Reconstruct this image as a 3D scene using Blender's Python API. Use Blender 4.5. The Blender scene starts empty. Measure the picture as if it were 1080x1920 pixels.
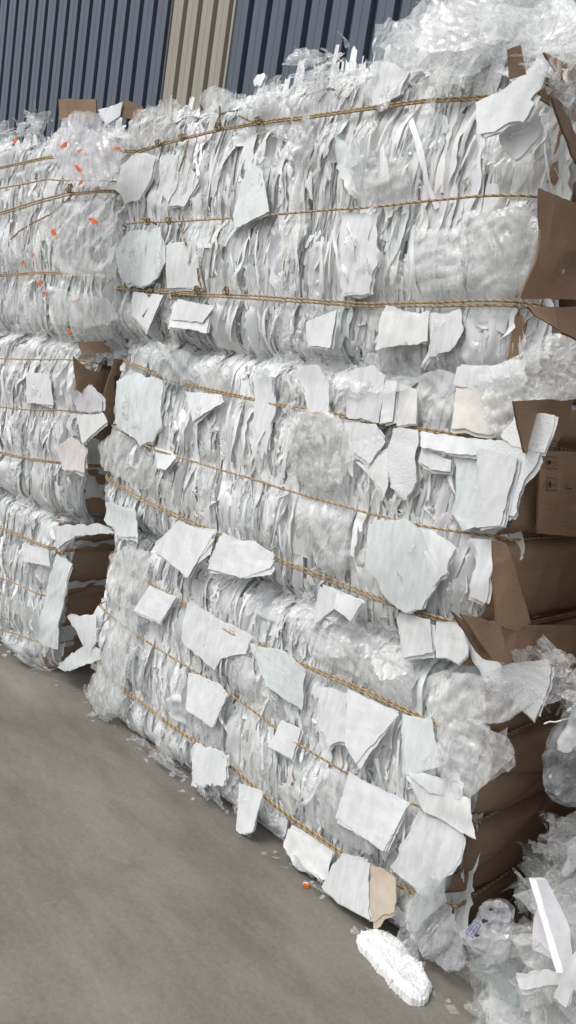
import bpy, math, random
import numpy as np
from mathutils import Matrix, Vector
from mathutils.geometry import delaunay_2d_cdt

# ------------------------------------------------------------------ camera, world, light, exposure
FOC = 1438.0
EYE = np.array([0.0, 0.0, 1.6])
RW = np.array([[0.6915913244754713, -0.22646403706778034, 0.6858684129082099],
               [0.704924251209182, 0.004660656206341693, -0.7092672827227409],
               [0.15742693533013222, 0.9740083768626886, 0.16286326115448213]])
scene = bpy.context.scene
COL = scene.collection
cam_d = bpy.data.cameras.new('camera')
cam = bpy.data.objects.new('camera', cam_d)
COL.objects.link(cam)
cam_d.sensor_fit = 'VERTICAL'
cam_d.sensor_height = 36.0
cam_d.sensor_width = 24.0
cam_d.lens = FOC / 1920.0 * 36.0
cam_d.clip_start = 0.05
cam_d.clip_end = 400.0
m = Matrix([list(r) for r in RW]).to_4x4()
m.translation = Vector(EYE)
cam.matrix_world = m
scene.camera = cam

SUN_EL, SUN_ROT = math.radians(58), math.radians(200)
world = bpy.data.worlds.new('World')
scene.world = world
world.use_nodes = True
wn, wl = world.node_tree.nodes, world.node_tree.links
bg = wn['Background']
sky = wn.new('ShaderNodeTexSky')
sky.sky_type = 'NISHITA'
sky.sun_disc = False
sky.sun_elevation = SUN_EL
sky.sun_rotation = SUN_ROT
sky.air_density = 1.0
sky.dust_density = 4.0
sky.ozone_density = 1.0
hs = wn.new('ShaderNodeHueSaturation')
hs.inputs['Saturation'].default_value = 0.30
wl.new(sky.outputs[0], hs.inputs['Color'])
wl.new(hs.outputs[0], bg.inputs['Color'])
bg.inputs['Strength'].default_value = 0.14
sun_d = bpy.data.lights.new('sun', 'SUN')
sun_d.energy = 0.8
sun_d.angle = math.radians(20)
sun_d.color = (1.0, 0.97, 0.93)
sun = bpy.data.objects.new('sun', sun_d)
COL.objects.link(sun)
# Nishita: rotation measured clockwise from +Y
sd = Vector((math.sin(SUN_ROT) * math.cos(SUN_EL), math.cos(SUN_ROT) * math.cos(SUN_EL), math.sin(SUN_EL)))
sun.rotation_euler = (-sd).to_track_quat('-Z', 'Y').to_euler()
sun.location = (0, -4, 8)
scene.view_settings.view_transform = 'Standard'
scene.view_settings.look = 'None'
scene.view_settings.gamma = 1.0
scene.view_settings.exposure = 0.60
scene.cycles.use_denoising = True
scene.cycles.max_bounces = 7
scene.cycles.diffuse_bounces = 4
scene.cycles.transparent_max_bounces = 12
scene.cycles.transmission_bounces = 3

# ------------------------------------------------------------------ maths helpers
def ray(px, py):
    d = RW @ np.array([px - 540.0, -(py - 960.0), -FOC])
    return d / np.linalg.norm(d)

class Frame:
    """a vertical working plane: u runs along it, v is height, n points out of it towards the yard"""
    def __init__(s, o, u, n):
        s.o, s.u, s.n = np.array(o, float), np.array(u, float), np.array(n, float)
    def w(s, u, v, d):
        u, v, d = np.asarray(u, float), np.asarray(v, float), np.asarray(d, float)
        u, v, d = np.broadcast_arrays(u, v, d)
        p = s.o + u[..., None] * s.u + d[..., None] * s.n
        p[..., 2] += v
        return p
    def at(s, px, py, d=0.0):
        r = ray(px, py)
        o = s.o + s.n * d
        t = ((o - EYE) @ s.n) / (r @ s.n)
        p = EYE + r * t
        return float((p - s.o) @ s.u), float(p[2] - s.o[2])
    def poly(s, pts, d=0.0):
        return [s.at(x, y, d) for x, y in pts]

def ground_at(px, py, z=0.0):
    r = ray(px, py)
    return EYE + r * ((z - EYE[2]) / r[2])

_T = np.random.default_rng(7).random(65536)
def vn(x, y, z, seed=0):
    """smooth value noise in -1..1"""
    x, y, z = np.broadcast_arrays(np.asarray(x, float), np.asarray(y, float), np.asarray(z, float))
    xi, yi, zi = np.floor(x), np.floor(y), np.floor(z)
    fx, fy, fz = x - xi, y - yi, z - zi
    fx, fy, fz = [f * f * (3 - 2 * f) for f in (fx, fy, fz)]
    xi, yi, zi = xi.astype(np.int64), yi.astype(np.int64), zi.astype(np.int64)
    def h(a, b, c):
        k = (a * 73856093) ^ (b * 19349663) ^ (c * 83492791) ^ (seed * 2654435)
        k = (k ^ (k >> 13)) * 1274126177
        return _T[(k ^ (k >> 16)) & 65535]
    r = 0
    for a in (0, 1):
        for b in (0, 1):
            for c in (0, 1):
                r = r + h(xi + a, yi + b, zi + c) * (fx if a else 1 - fx) * (fy if b else 1 - fy) * (fz if c else 1 - fz)
    return r * 2 - 1
def ridge(x, y, z, seed=0):
    """sharp creases, 0..1"""
    return 1 - np.abs(vn(x, y, z, seed)) * 1.6

def facet(x, y, seed=0):
    """pleated facets of crumpled film: distance to the nearest of scattered points, with bent axes, 0..1"""
    x, y = np.broadcast_arrays(np.asarray(x, float), np.asarray(y, float))
    x = x + 0.45 * vn(x * 0.8, y * 0.8, 0.3, seed + 1); y = y + 0.45 * vn(x * 0.8, y * 0.8, 5.3, seed + 2)
    xi, yi = np.floor(x).astype(np.int64), np.floor(y).astype(np.int64)
    best = np.full(x.shape, 9.0)
    for i in (-1, 0, 1):
        for j in (-1, 0, 1):
            k = ((xi + i) * 73856093) ^ ((yi + j) * 19349663) ^ (seed * 83492791)
            k = (k ^ (k >> 13)) * 1274126177; k2 = (k * 22695477 + 1) ^ (k >> 9)
            px, py = xi + i + _T[(k ^ (k >> 16)) & 65535], yi + j + _T[(k2 ^ (k2 >> 16)) & 65535]
            best = np.minimum(best, (x - px) ** 2 + (y - py) ** 2)
    return np.clip(np.sqrt(best), 0, 1)

def folds(u, v, rng, k=3, sharp=0.0):
    """piecewise flat folding of a sheet about a few straight crease lines; u, v in -1..1, result about -1..1"""
    h = 0 * (u + v)
    for i in range(k):
        a = rng.uniform(0, math.pi); o = rng.uniform(-0.5, 0.5)
        h = h + rng.choice([-1, 1]) * rng.uniform(0.4, 1.0) * (np.abs(u * math.cos(a) + v * math.sin(a) - o) - 0.5)
    return h / math.sqrt(k)
def wrinkle(u, v, rng, f=1.0):
    """long thin wrinkles fanning one way, about -1..1"""
    a = rng.uniform(-0.7, 0.7) + (math.pi / 2 if rng.random() < 0.3 else 0); o = rng.uniform(0, 99, 4)
    x = u * math.cos(a) + v * math.sin(a); y = -u * math.sin(a) + v * math.cos(a)
    x = x + 0.12 * vn(x * 2 + o[0], y * 2, 0.5, 61)
    return 0.8 * (ridge(x * 4.2 * f + o[0], y * 0.8 * f, o[1], 62) - 0.4) + 0.45 * (ridge(x * 9.5 * f + o[2], y * 1.7 * f, o[3], 63) - 0.4)

# ------------------------------------------------------------------ mesh collecting
class MB:
    def __init__(s):
        s.v, s.f, s.c, s.n = [], [], [], 0
    def add(s, verts, faces, col=(0.8, 0.8, 0.8)):
        verts = np.asarray(verts, float).reshape(-1, 3)
        col = np.asarray(col, float)
        if col.ndim == 1:
            col = np.tile(col, (len(verts), 1))
        s.v.append(verts); s.c.append(col)
        s.f.append((np.asarray(faces, np.int64) + s.n))
        s.n += len(verts)
    def grid(s, P, col=(0.8, 0.8, 0.8), closed=False):
        """P: (m,k,3) grid of points"""
        mm, kk = P.shape[:2]
        idx = np.arange(mm * kk).reshape(mm, kk)
        if closed:
            idx2 = np.concatenate([idx, idx[:, :1]], 1)
        else:
            idx2 = idx
        q = np.stack([idx2[:-1, :-1], idx2[1:, :-1], idx2[1:, 1:], idx2[:-1, 1:]], -1).reshape(-1, 4)
        col = np.asarray(col, float)
        if col.ndim == 3: col = col.reshape(-1, 3)
        s.add(P.reshape(-1, 3), q, col)
    def build(s, name, mat, parent=None, smooth=True, loc=None):
        V = np.concatenate(s.v); Cc = np.concatenate(s.c)
        base = np.array(parent.location if parent is not None else (loc if loc is not None else (0, 0, 0)), float)
        if parent is not None and parent.parent is not None:
            base = np.zeros(3)
            p = parent
            while p is not None:
                base = base + np.array(p.location); p = p.parent
        V = V - base
        me = bpy.data.meshes.new(name)
        me.vertices.add(len(V)); me.vertices.foreach_set('co', V.astype(np.float32).ravel())
        loops, starts, tot = [], [], 0
        for F in s.f:
            k = F.shape[1]
            loops.append(F.ravel()); starts.append(tot + np.arange(len(F)) * k); tot += len(F) * k
        loops = np.concatenate(loops); starts = np.concatenate(starts)
        me.loops.add(tot); me.loops.foreach_set('vertex_index', loops.astype(np.int32))
        me.polygons.add(len(starts)); me.polygons.foreach_set('loop_start', starts.astype(np.int32))
        me.update(calc_edges=True)
        me.polygons.foreach_set('use_smooth', np.full(len(starts), smooth))
        at = me.color_attributes.new('tint', 'FLOAT_COLOR', 'POINT')
        at.data.foreach_set('color', np.concatenate([Cc, np.ones((len(Cc), 1))], 1).astype(np.float32).ravel())
        me.validate()
        me.materials.append(mat)
        o = bpy.data.objects.new(name, me)
        COL.objects.link(o)
        if parent is not None:
            o.parent = parent
        else:
            o.location = base
        return o

def empty(name, loc, label, cat, group=None):
    e = bpy.data.objects.new(name, None)
    e.empty_display_size = 0.2
    COL.objects.link(e)
    e.location = loc
    tag(e, label, cat, group)
    return e
def tag(o, label=None, cat=None, group=None, kind=None):
    if label: o['label'] = label
    if cat: o['category'] = cat
    if group: o['group'] = group
    if kind: o['kind'] = kind
    return o

# ------------------------------------------------------------------ materials
def new_mat(name):
    mt = bpy.data.materials.new(name); mt.use_nodes = True
    nt = mt.node_tree
    nt.nodes.clear()
    return mt, nt.nodes, nt.links
def N(nodes, t, **kw):
    n = nodes.new(t)
    for k, v in kw.items():
        if k in n.inputs.keys(): n.inputs[k].default_value = v
        else: setattr(n, k, v)
    return n
def mixc(nodes, links, fac, a, b, blend='MIX'):
    n = nodes.new('ShaderNodeMix'); n.data_type = 'RGBA'; n.blend_type = blend
    for sock, val in ((n.inputs[0], fac), (n.inputs[6], a), (n.inputs[7], b)):
        if hasattr(val, 'links'): links.new(val, sock)
        elif isinstance(val, (int, float)): sock.default_value = val
        else: sock.default_value = (*val, 1)
    return n.outputs[2]
def noise(nodes, links, scale, vec, detail=4, rough=0.55):
    n = nodes.new('ShaderNodeTexNoise')
    n.inputs['Scale'].default_value = scale; n.inputs['Detail'].default_value = detail
    n.inputs['Roughness'].default_value = rough
    links.new(vec, n.inputs['Vector'])
    return n.outputs[0]
def ramp(nodes, links, fac, p0, p1, c0=(0, 0, 0), c1=(1, 1, 1)):
    r = nodes.new('ShaderNodeValToRGB')
    r.color_ramp.elements[0].position = p0; r.color_ramp.elements[1].position = p1
    r.color_ramp.elements[0].color = (*c0, 1); r.color_ramp.elements[1].color = (*c1, 1)
    links.new(fac, r.inputs[0])
    return r.outputs[0]
def mapping(nodes, links, scale, rot=(0, 0, 0)):
    tc = nodes.new('ShaderNodeTexCoord'); mp = nodes.new('ShaderNodeMapping')
    mp.inputs['Scale'].default_value = scale; mp.inputs['Rotation'].default_value = rot
    links.new(tc.outputs['Object'], mp.inputs[0])
    return mp.outputs[0]

def sheet_mat(name, rough=0.5, trans=0.22, see=0.0, bump=0.35, spec=0.4, stretch=0.16, scale=70, stain=0.06, crease=0.5, cscale=16):
    mt, nd, lk = new_mat(name)
    out = nd.new('ShaderNodeOutputMaterial')
    at = nd.new('ShaderNodeAttribute'); at.attribute_name = 'tint'
    v = mapping(nd, lk, (1, 1, stretch)); v1 = mapping(nd, lk, (1, 1, 1)); v2 = mapping(nd, lk, (1, 1, 0.42), (0.0, 0.12, 0.0))
    streak = noise(nd, lk, scale, v, 3, 0.6)
    blot = noise(nd, lk, 9, v1, 4, 0.6)
    dirt = ramp(nd, lk, noise(nd, lk, 3.5, v1, 6, 0.65), 0.58, 0.80)
    c = mixc(nd, lk, 1.0, at.outputs['Color'], ramp(nd, lk, streak, 0.32, 0.62, (0.90, 0.905, 0.91), (1.04, 1.04, 1.03)), 'MULTIPLY')
    c = mixc(nd, lk, 1.0, c, ramp(nd, lk, blot, 0.3, 0.7, (0.95, 0.955, 0.95), (1.02, 1.02, 1.02)), 'MULTIPLY')
    md = nd.new('ShaderNodeMath'); md.operation = 'MULTIPLY'; md.inputs[1].default_value = stain * 4
    lk.new(dirt, md.inputs[0])
    c = mixc(nd, lk, md.outputs[0], c, (0.50, 0.46, 0.38))
    pb = N(nd, 'ShaderNodeBsdfPrincipled', Roughness=rough)
    pb.inputs['Specular IOR Level'].default_value = spec
    lk.new(c, pb.inputs['Base Color'])
    bp = nd.new('ShaderNodeBump'); bp.inputs['Strength'].default_value = bump; bp.inputs['Distance'].default_value = 0.004
    lk.new(streak, bp.inputs['Height'])
    nrm = bp.outputs[0]
    # sharp long wrinkles, two directions
    for cs_, dist, rot, st in ((cscale, 0.006, 0.25, 0.14), (cscale * 1.9, 0.003, -0.45, 0.2)):
        vv = mapping(nd, lk, (1, 1, st), (0.1, rot, 0.3))
        nz = nd.new('ShaderNodeTexNoise'); nz.noise_type = 'RIDGED_MULTIFRACTAL'
        nz.inputs['Scale'].default_value = cs_; nz.inputs['Detail'].default_value = 3; nz.inputs['Roughness'].default_value = 0.5
        nz.inputs['Distortion'].default_value = 0.25
        lk.new(vv, nz.inputs['Vector'])
        b2 = nd.new('ShaderNodeBump'); b2.inputs['Strength'].default_value = crease; b2.inputs['Distance'].default_value = dist
        lk.new(nz.outputs[0], b2.inputs['Height']); lk.new(nrm, b2.inputs['Normal'])
        nrm = b2.outputs[0]
    lk.new(nrm, pb.inputs['Normal'])
    tr = nd.new('ShaderNodeBsdfTranslucent'); lk.new(c, tr.inputs['Color']); lk.new(nrm, tr.inputs['Normal'])
    mx = nd.new('ShaderNodeMixShader'); mx.inputs[0].default_value = trans
    lk.new(pb.outputs[0], mx.inputs[1]); lk.new(tr.outputs[0], mx.inputs[2])
    sh = mx.outputs[0]
    if see > 0:
        tp = nd.new('ShaderNodeBsdfTransparent'); m2 = nd.new('ShaderNodeMixShader')
        f = nd.new('ShaderNodeMapRange'); f.inputs['From Min'].default_value = 0.38; f.inputs['From Max'].default_value = 0.62
        f.inputs['To Min'].default_value = max(0, see - 0.12); f.inputs['To Max'].default_value = min(1, see + 0.12)
        lk.new(streak, f.inputs[0])
        lk.new(f.outputs[0], m2.inputs[0]); lk.new(sh, m2.inputs[1]); lk.new(tp.outputs[0], m2.inputs[2])
        sh = m2.outputs[0]
    lk.new(sh, out.inputs[0])
    return mt

def card_mat(name, base=(0.37, 0.255, 0.175)):
    mt, nd, lk = new_mat(name)
    out = nd.new('ShaderNodeOutputMaterial')
    v = mapping(nd, lk, (1, 1, 1)); vs = mapping(nd, lk, (1, 1, 12))
    fib = noise(nd, lk, 8, vs, 5, 0.6)
    blo = noise(nd, lk, 5, v, 4, 0.6)
    c = mixc(nd, lk, 1.0, base, ramp(nd, lk, fib, 0.3, 0.7, (0.93, 0.93, 0.93), (1.04, 1.04, 1.04)), 'MULTIPLY')
    c = mixc(nd, lk, 1.0, c, ramp(nd, lk, blo, 0.25, 0.75, (0.8, 0.78, 0.76), (1.06, 1.06, 1.06)), 'MULTIPLY')
    at = nd.new('ShaderNodeAttribute'); at.attribute_name = 'tint'
    c = mixc(nd, lk, 1.0, c, at.outputs['Color'], 'MULTIPLY')
    pb = N(nd, 'ShaderNodeBsdfPrincipled', Roughness=0.82)
    pb.inputs['Specular IOR Level'].default_value = 0.25
    lk.new(c, pb.inputs['Base Color'])
    wv = nd.new('ShaderNodeTexWave'); wv.bands_direction = 'Z'; wv.inputs['Scale'].default_value = 45
    wv.inputs['Distortion'].default_value = 0.6
    lk.new(v, wv.inputs['Vector'])
    bp = nd.new('ShaderNodeBump'); bp.inputs['Strength'].default_value = 0.22; bp.inputs['Distance'].default_value = 0.002
    lk.new(wv.outputs[1], bp.inputs['Height'])
    b2 = nd.new('ShaderNodeBump'); b2.inputs['Strength'].default_value = 0.4; b2.inputs['Distance'].default_value = 0.008
    lk.new(noise(nd, lk, 14, v, 4), b2.inputs['Height']); lk.new(bp.outputs[0], b2.inputs['Normal'])
    lk.new(b2.outputs[0], pb.inputs['Normal'])
    lk.new(pb.outputs[0], out.inputs[0])
    return mt

def plain_mat(name, col, rough=0.6, nscale=20, amt=0.15, bump=0.0, bscale=60, spec=0.4, use_tint=False, stretch=(1, 1, 1)):
    mt, nd, lk = new_mat(name)
    out = nd.new('ShaderNodeOutputMaterial')
    v = mapping(nd, lk, stretch)
    c = mixc(nd, lk, 1.0, col, ramp(nd, lk, noise(nd, lk, nscale, v, 5, 0.6), 0.3, 0.7, (1 - amt,) * 3, (1 + amt * 0.5,) * 3), 'MULTIPLY')
    if use_tint:
        at = nd.new('ShaderNodeAttribute'); at.attribute_name = 'tint'
        c = mixc(nd, lk, 1.0, c, at.outputs['Color'], 'MULTIPLY')
    pb = N(nd, 'ShaderNodeBsdfPrincipled', Roughness=rough)
    pb.inputs['Specular IOR Level'].default_value = spec
    lk.new(c, pb.inputs['Base Color'])
    if bump:
        bp = nd.new('ShaderNodeBump'); bp.inputs['Strength'].default_value = bump; bp.inputs['Distance'].default_value = 0.004
        lk.new(noise(nd, lk, bscale, v, 5, 0.65), bp.inputs['Height']); lk.new(bp.outputs[0], pb.inputs['Normal'])
    lk.new(pb.outputs[0], out.inputs[0])
    return mt

M_EDGE = sheet_mat('compressed_white_sheet', rough=0.38, trans=0.20, bump=0.5, crease=0.5, cscale=26)
M_CORE = sheet_mat('bale_body_film', rough=0.5, trans=0.0, bump=1.0, crease=0.6, cscale=12)
M_PAPER = sheet_mat('white_foam_sheet', rough=0.5, trans=0.14, bump=0.12, spec=0.35, stretch=0.4, scale=30, stain=0.02, crease=0.16, cscale=7)
M_FILM = sheet_mat('crumpled_clear_film', rough=0.16, trans=0.25, see=0.64, bump=0.15, spec=1.0, stretch=0.2, scale=60, stain=0.02, crease=0.8, cscale=11)
M_CLEAR = sheet_mat('thin_clear_film', rough=0.18, trans=0.25, see=0.62, bump=0.2, spec=1.0, stretch=0.4, scale=50, stain=0.02, crease=0.6, cscale=24)
M_CARD = card_mat('brown_cardboard')
M_CARDEDGE = plain_mat('cardboard_cut_edge', (0.20, 0.13, 0.08), 0.9, 90, 0.5, 0.6, 200)
M_INK = plain_mat('printed_black_ink', (0.035, 0.03, 0.028), 0.7)
M_STAIN = sheet_mat('stained_white_sheet', rough=0.55, trans=0.1, bump=0.2, stretch=1, scale=30, stain=0.22)
M_RIB = sheet_mat('ribbed_foam_sheet', rough=0.5, trans=0.12, bump=0.5, stretch=3.0, scale=120, stain=0.01)
M_ORANGE = plain_mat('orange_plastic_scrap', (0.62, 0.13, 0.03), 0.45, 40, 0.3)
M_FOAM = plain_mat('broken_white_foam', (0.86, 0.87, 0.87), 0.85, 160, 0.22, 1.0, 260)

def rope_mat():
    mt, nd, lk = new_mat('golden_brown_twine')
    out = nd.new('ShaderNodeOutputMaterial')
    v = mapping(nd, lk, (1, 1, 1))
    at = nd.new('ShaderNodeAttribute'); at.attribute_name = 'tint'
    c = mixc(nd, lk, 1.0, at.outputs['Color'], ramp(nd, lk, noise(nd, lk, 60, v, 4, 0.7), 0.3, 0.7, (0.55, 0.5, 0.45), (1.15, 1.1, 1.0)), 'MULTIPLY')
    pb = N(nd, 'ShaderNodeBsdfPrincipled', Roughness=0.38)
    lk.new(c, pb.inputs['Base Color']); lk.new(pb.outputs[0], out.inputs[0])
    return mt
M_ROPE = rope_mat()

def concrete_mat():
    mt, nd, lk = new_mat('worn_concrete')
    out = nd.new('ShaderNodeOutputMaterial')
    v = mapping(nd, lk, (1, 1, 1)); vs = mapping(nd, lk, (0.45, 1.3, 1), (0, 0, 0.5))
    a = noise(nd, lk, 1.3, v, 6, 0.6); b = noise(nd, lk, 3.6, vs, 8, 0.68); d = noise(nd, lk, 60, v, 4, 0.7)
    c = ramp(nd, lk, a, 0.32, 0.68, (0.150, 0.137, 0.112), (0.184, 0.171, 0.151))
    c = mixc(nd, lk, 1.0, c, ramp(nd, lk, b, 0.33, 0.68, (0.70, 0.70, 0.71), (1.20, 1.19, 1.17)), 'MULTIPLY')
    c = mixc(nd, lk, 1.0, c, ramp(nd, lk, d, 0.3, 0.7, (0.86, 0.86, 0.86), (1.10, 1.10, 1.10)), 'MULTIPLY')
    g2 = noise(nd, lk, 220, v, 3, 0.7)
    c = mixc(nd, lk, 1.0, c, ramp(nd, lk, g2, 0.35, 0.65, (0.88, 0.88, 0.88), (1.08, 1.08, 1.08)), 'MULTIPLY')
    # dusty pale scuffs and darker damp blotches
    sc = ramp(nd, lk, noise(nd, lk, 6.0, vs, 9, 0.75), 0.62, 0.78)
    mk = ramp(nd, lk, noise(nd, lk, 1.9, v, 3, 0.5), 0.45, 0.65)
    mm_ = nd.new('ShaderNodeMath'); mm_.operation = 'MULTIPLY'; lk.new(sc, mm_.inputs[0]); lk.new(mk, mm_.inputs[1])
    m3 = nd.new('ShaderNodeMath'); m3.operation = 'MULTIPLY'; lk.new(mm_.outputs[0], m3.inputs[0]); m3.inputs[1].default_value = 0.8
    c = mixc(nd, lk, m3.outputs[0], c, (0.36, 0.335, 0.30))
    dk = ramp(nd, lk, noise(nd, lk, 2.4, v, 7, 0.7), 0.60, 0.76)
    m4 = nd.new('ShaderNodeMath'); m4.operation = 'MULTIPLY'; lk.new(dk, m4.inputs[0]); m4.inputs[1].default_value = 0.7
    c = mixc(nd, lk, m4.outputs[0], c, (0.085, 0.075, 0.066))
    pb = N(nd, 'ShaderNodeBsdfPrincipled', Roughness=0.7)
    pb.inputs['Specular IOR Level'].default_value = 0.35
    lk.new(c, pb.inputs['Base Color'])
    bp = nd.new('ShaderNodeBump'); bp.inputs['Strength'].default_value = 0.25; bp.inputs['Distance'].default_value = 0.004
    lk.new(b, bp.inputs['Height']); lk.new(bp.outputs[0], pb.inputs['Normal'])
    lk.new(pb.outputs[0], out.inputs[0])
    return mt

# ------------------------------------------------------------------ ground and building
mb = MB()
S = 150.0
mb.add([(-S, -S, 0), (S, -S, 0), (S, S, 0), (-S, S, 0)], [[0, 1, 2, 3]])
g = mb.build('ground', concrete_mat())
tag(g, kind='structure')

TH = math.radians(3.5)
BU = np.array([math.cos(TH), math.sin(TH), 0.0])          # along the cladding, to the right
BN = np.array([math.sin(TH), -math.cos(TH), 0.0])         # out of the cladding, to the yard
BD = 4.4
BF = Frame(-BN * BD, BU, BN)
PITCH = 0.208
BH = 7.5
def building():
    e = empty('warehouse_building', tuple(BF.w(0, 0, 0)), 'warehouse wall clad in ribbed dark blue-grey metal sheet with one cream strip behind the bales', 'building')
    metal = plain_mat('dark_blue_grey_cladding', (0.060, 0.077, 0.106), 0.42, 5, 0.2, 0.08, 30, 0.45, stretch=(6, 6, 0.35))
    cream = plain_mat('cream_cladding', (0.26, 0.245, 0.195), 0.45, 5, 0.10, 0.06, 30, 0.45, stretch=(6, 6, 0.35))
    dark = plain_mat('dark_trim', (0.04, 0.045, 0.055), 0.5)
    c0 = BF.at(326, 0)[0]; c1 = BF.at(443, 0)[0]
    def clad(name, u0, u1, mat, pitch, d0=0.0):
        n = max(1, round((u1 - u0) / pitch)); p = (u1 - u0) / n
        prof = []
        for i in range(n):
            b = u0 + i * p
            k = p / 0.208
            prof += [(b, 0), (b + 0.068 * k, 0), (b + 0.070 * k, 0.003), (b + 0.074 * k, 0), (b + 0.142 * k, 0),
                     (b + 0.149 * k, -0.052), (b + 0.200 * k, -0.052), (b + 0.2079 * k, 0)]
        prof.append((u1, 0))
        A = np.array(prof)
        P = np.stack([BF.w(A[:, 0], z, A[:, 1] + d0) for z in (0.15, 2.5, 5.0, BH)], 1)
        q = MB(); q.grid(P)
        return q.build(name, mat, e, smooth=False)
    a = clad('cladding_panel', -16, c0 - 0.012, metal, PITCH); tag(a, 'dark blue-grey ribbed cladding left of the cream strip')
    b = clad('cladding_strip', c0 + 0.012, c1 - 0.012, cream, (c1 - c0) / 4, 0.004); tag(b, 'cream ribbed cladding strip')
    c = clad('cladding_panel', c1 + 0.012, 9.0, metal, PITCH); tag(c, 'dark blue-grey ribbed cladding right of the cream strip')
    for uu in (c0, c1):
        q = MB()
        box(q, BF, uu - 0.012, uu + 0.012, 0.15, BH, -0.05, 0.012)
        q.build('corner_trim', dark if uu == c0 else cream, e, smooth=False)
    q = MB(); box(q, BF, -16, 9, 0, 0.15, -0.2, 0.03); q.build('plinth', plain_mat('plinth_concrete', (0.25, 0.24, 0.22), 0.85), e, smooth=False)
    q = MB(); box(q, BF, -16, 9, 0.15, BH, -6, -0.07); q.build('wall', metal, e, smooth=False)
    q = MB(); box(q, BF, -16.2, 9.2, BH, BH + 0.12, -6.2, 0.25); q.build('roof', metal, e, smooth=False)
def box(q, F, u0, u1, v0, v1, d0, d1):
    P = F.w([u0, u1, u1, u0, u0, u1, u1, u0], [v0, v0, v0, v0, v1, v1, v1, v1], [d1, d1, d0, d0, d1, d1, d0, d0])
    q.add(P, [[0, 1, 5, 4], [1, 2, 6, 5], [2, 3, 7, 6], [3, 0, 4, 7], [4, 5, 6, 7], [3, 2, 1, 0]])
building()

# ------------------------------------------------------------------ bales
NEAR = Frame((0, 1.87, 0), (1, 0, 0), (0, -1, 0))
TL = math.radians(6.0)
LEFT = Frame((-3.17, 1.84, 0), (math.cos(TL), math.sin(TL), 0), (math.sin(TL), -math.cos(TL), 0))

TINTS = np.array([(0.89, 0.90, 0.90), (0.86, 0.885, 0.885), (0.865, 0.86, 0.895), (0.87, 0.86, 0.84), (0.76, 0.77, 0.77), (0.84, 0.875, 0.865), (0.91, 0.92, 0.925)])
TW = np.array([0.24, 0.2, 0.12, 0.12, 0.1, 0.12, 0.10])
def tints(rng, n):
    return TINTS[rng.choice(len(TINTS), n, p=TW)] * rng.uniform(0.90, 1.04, (n, 1))

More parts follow.
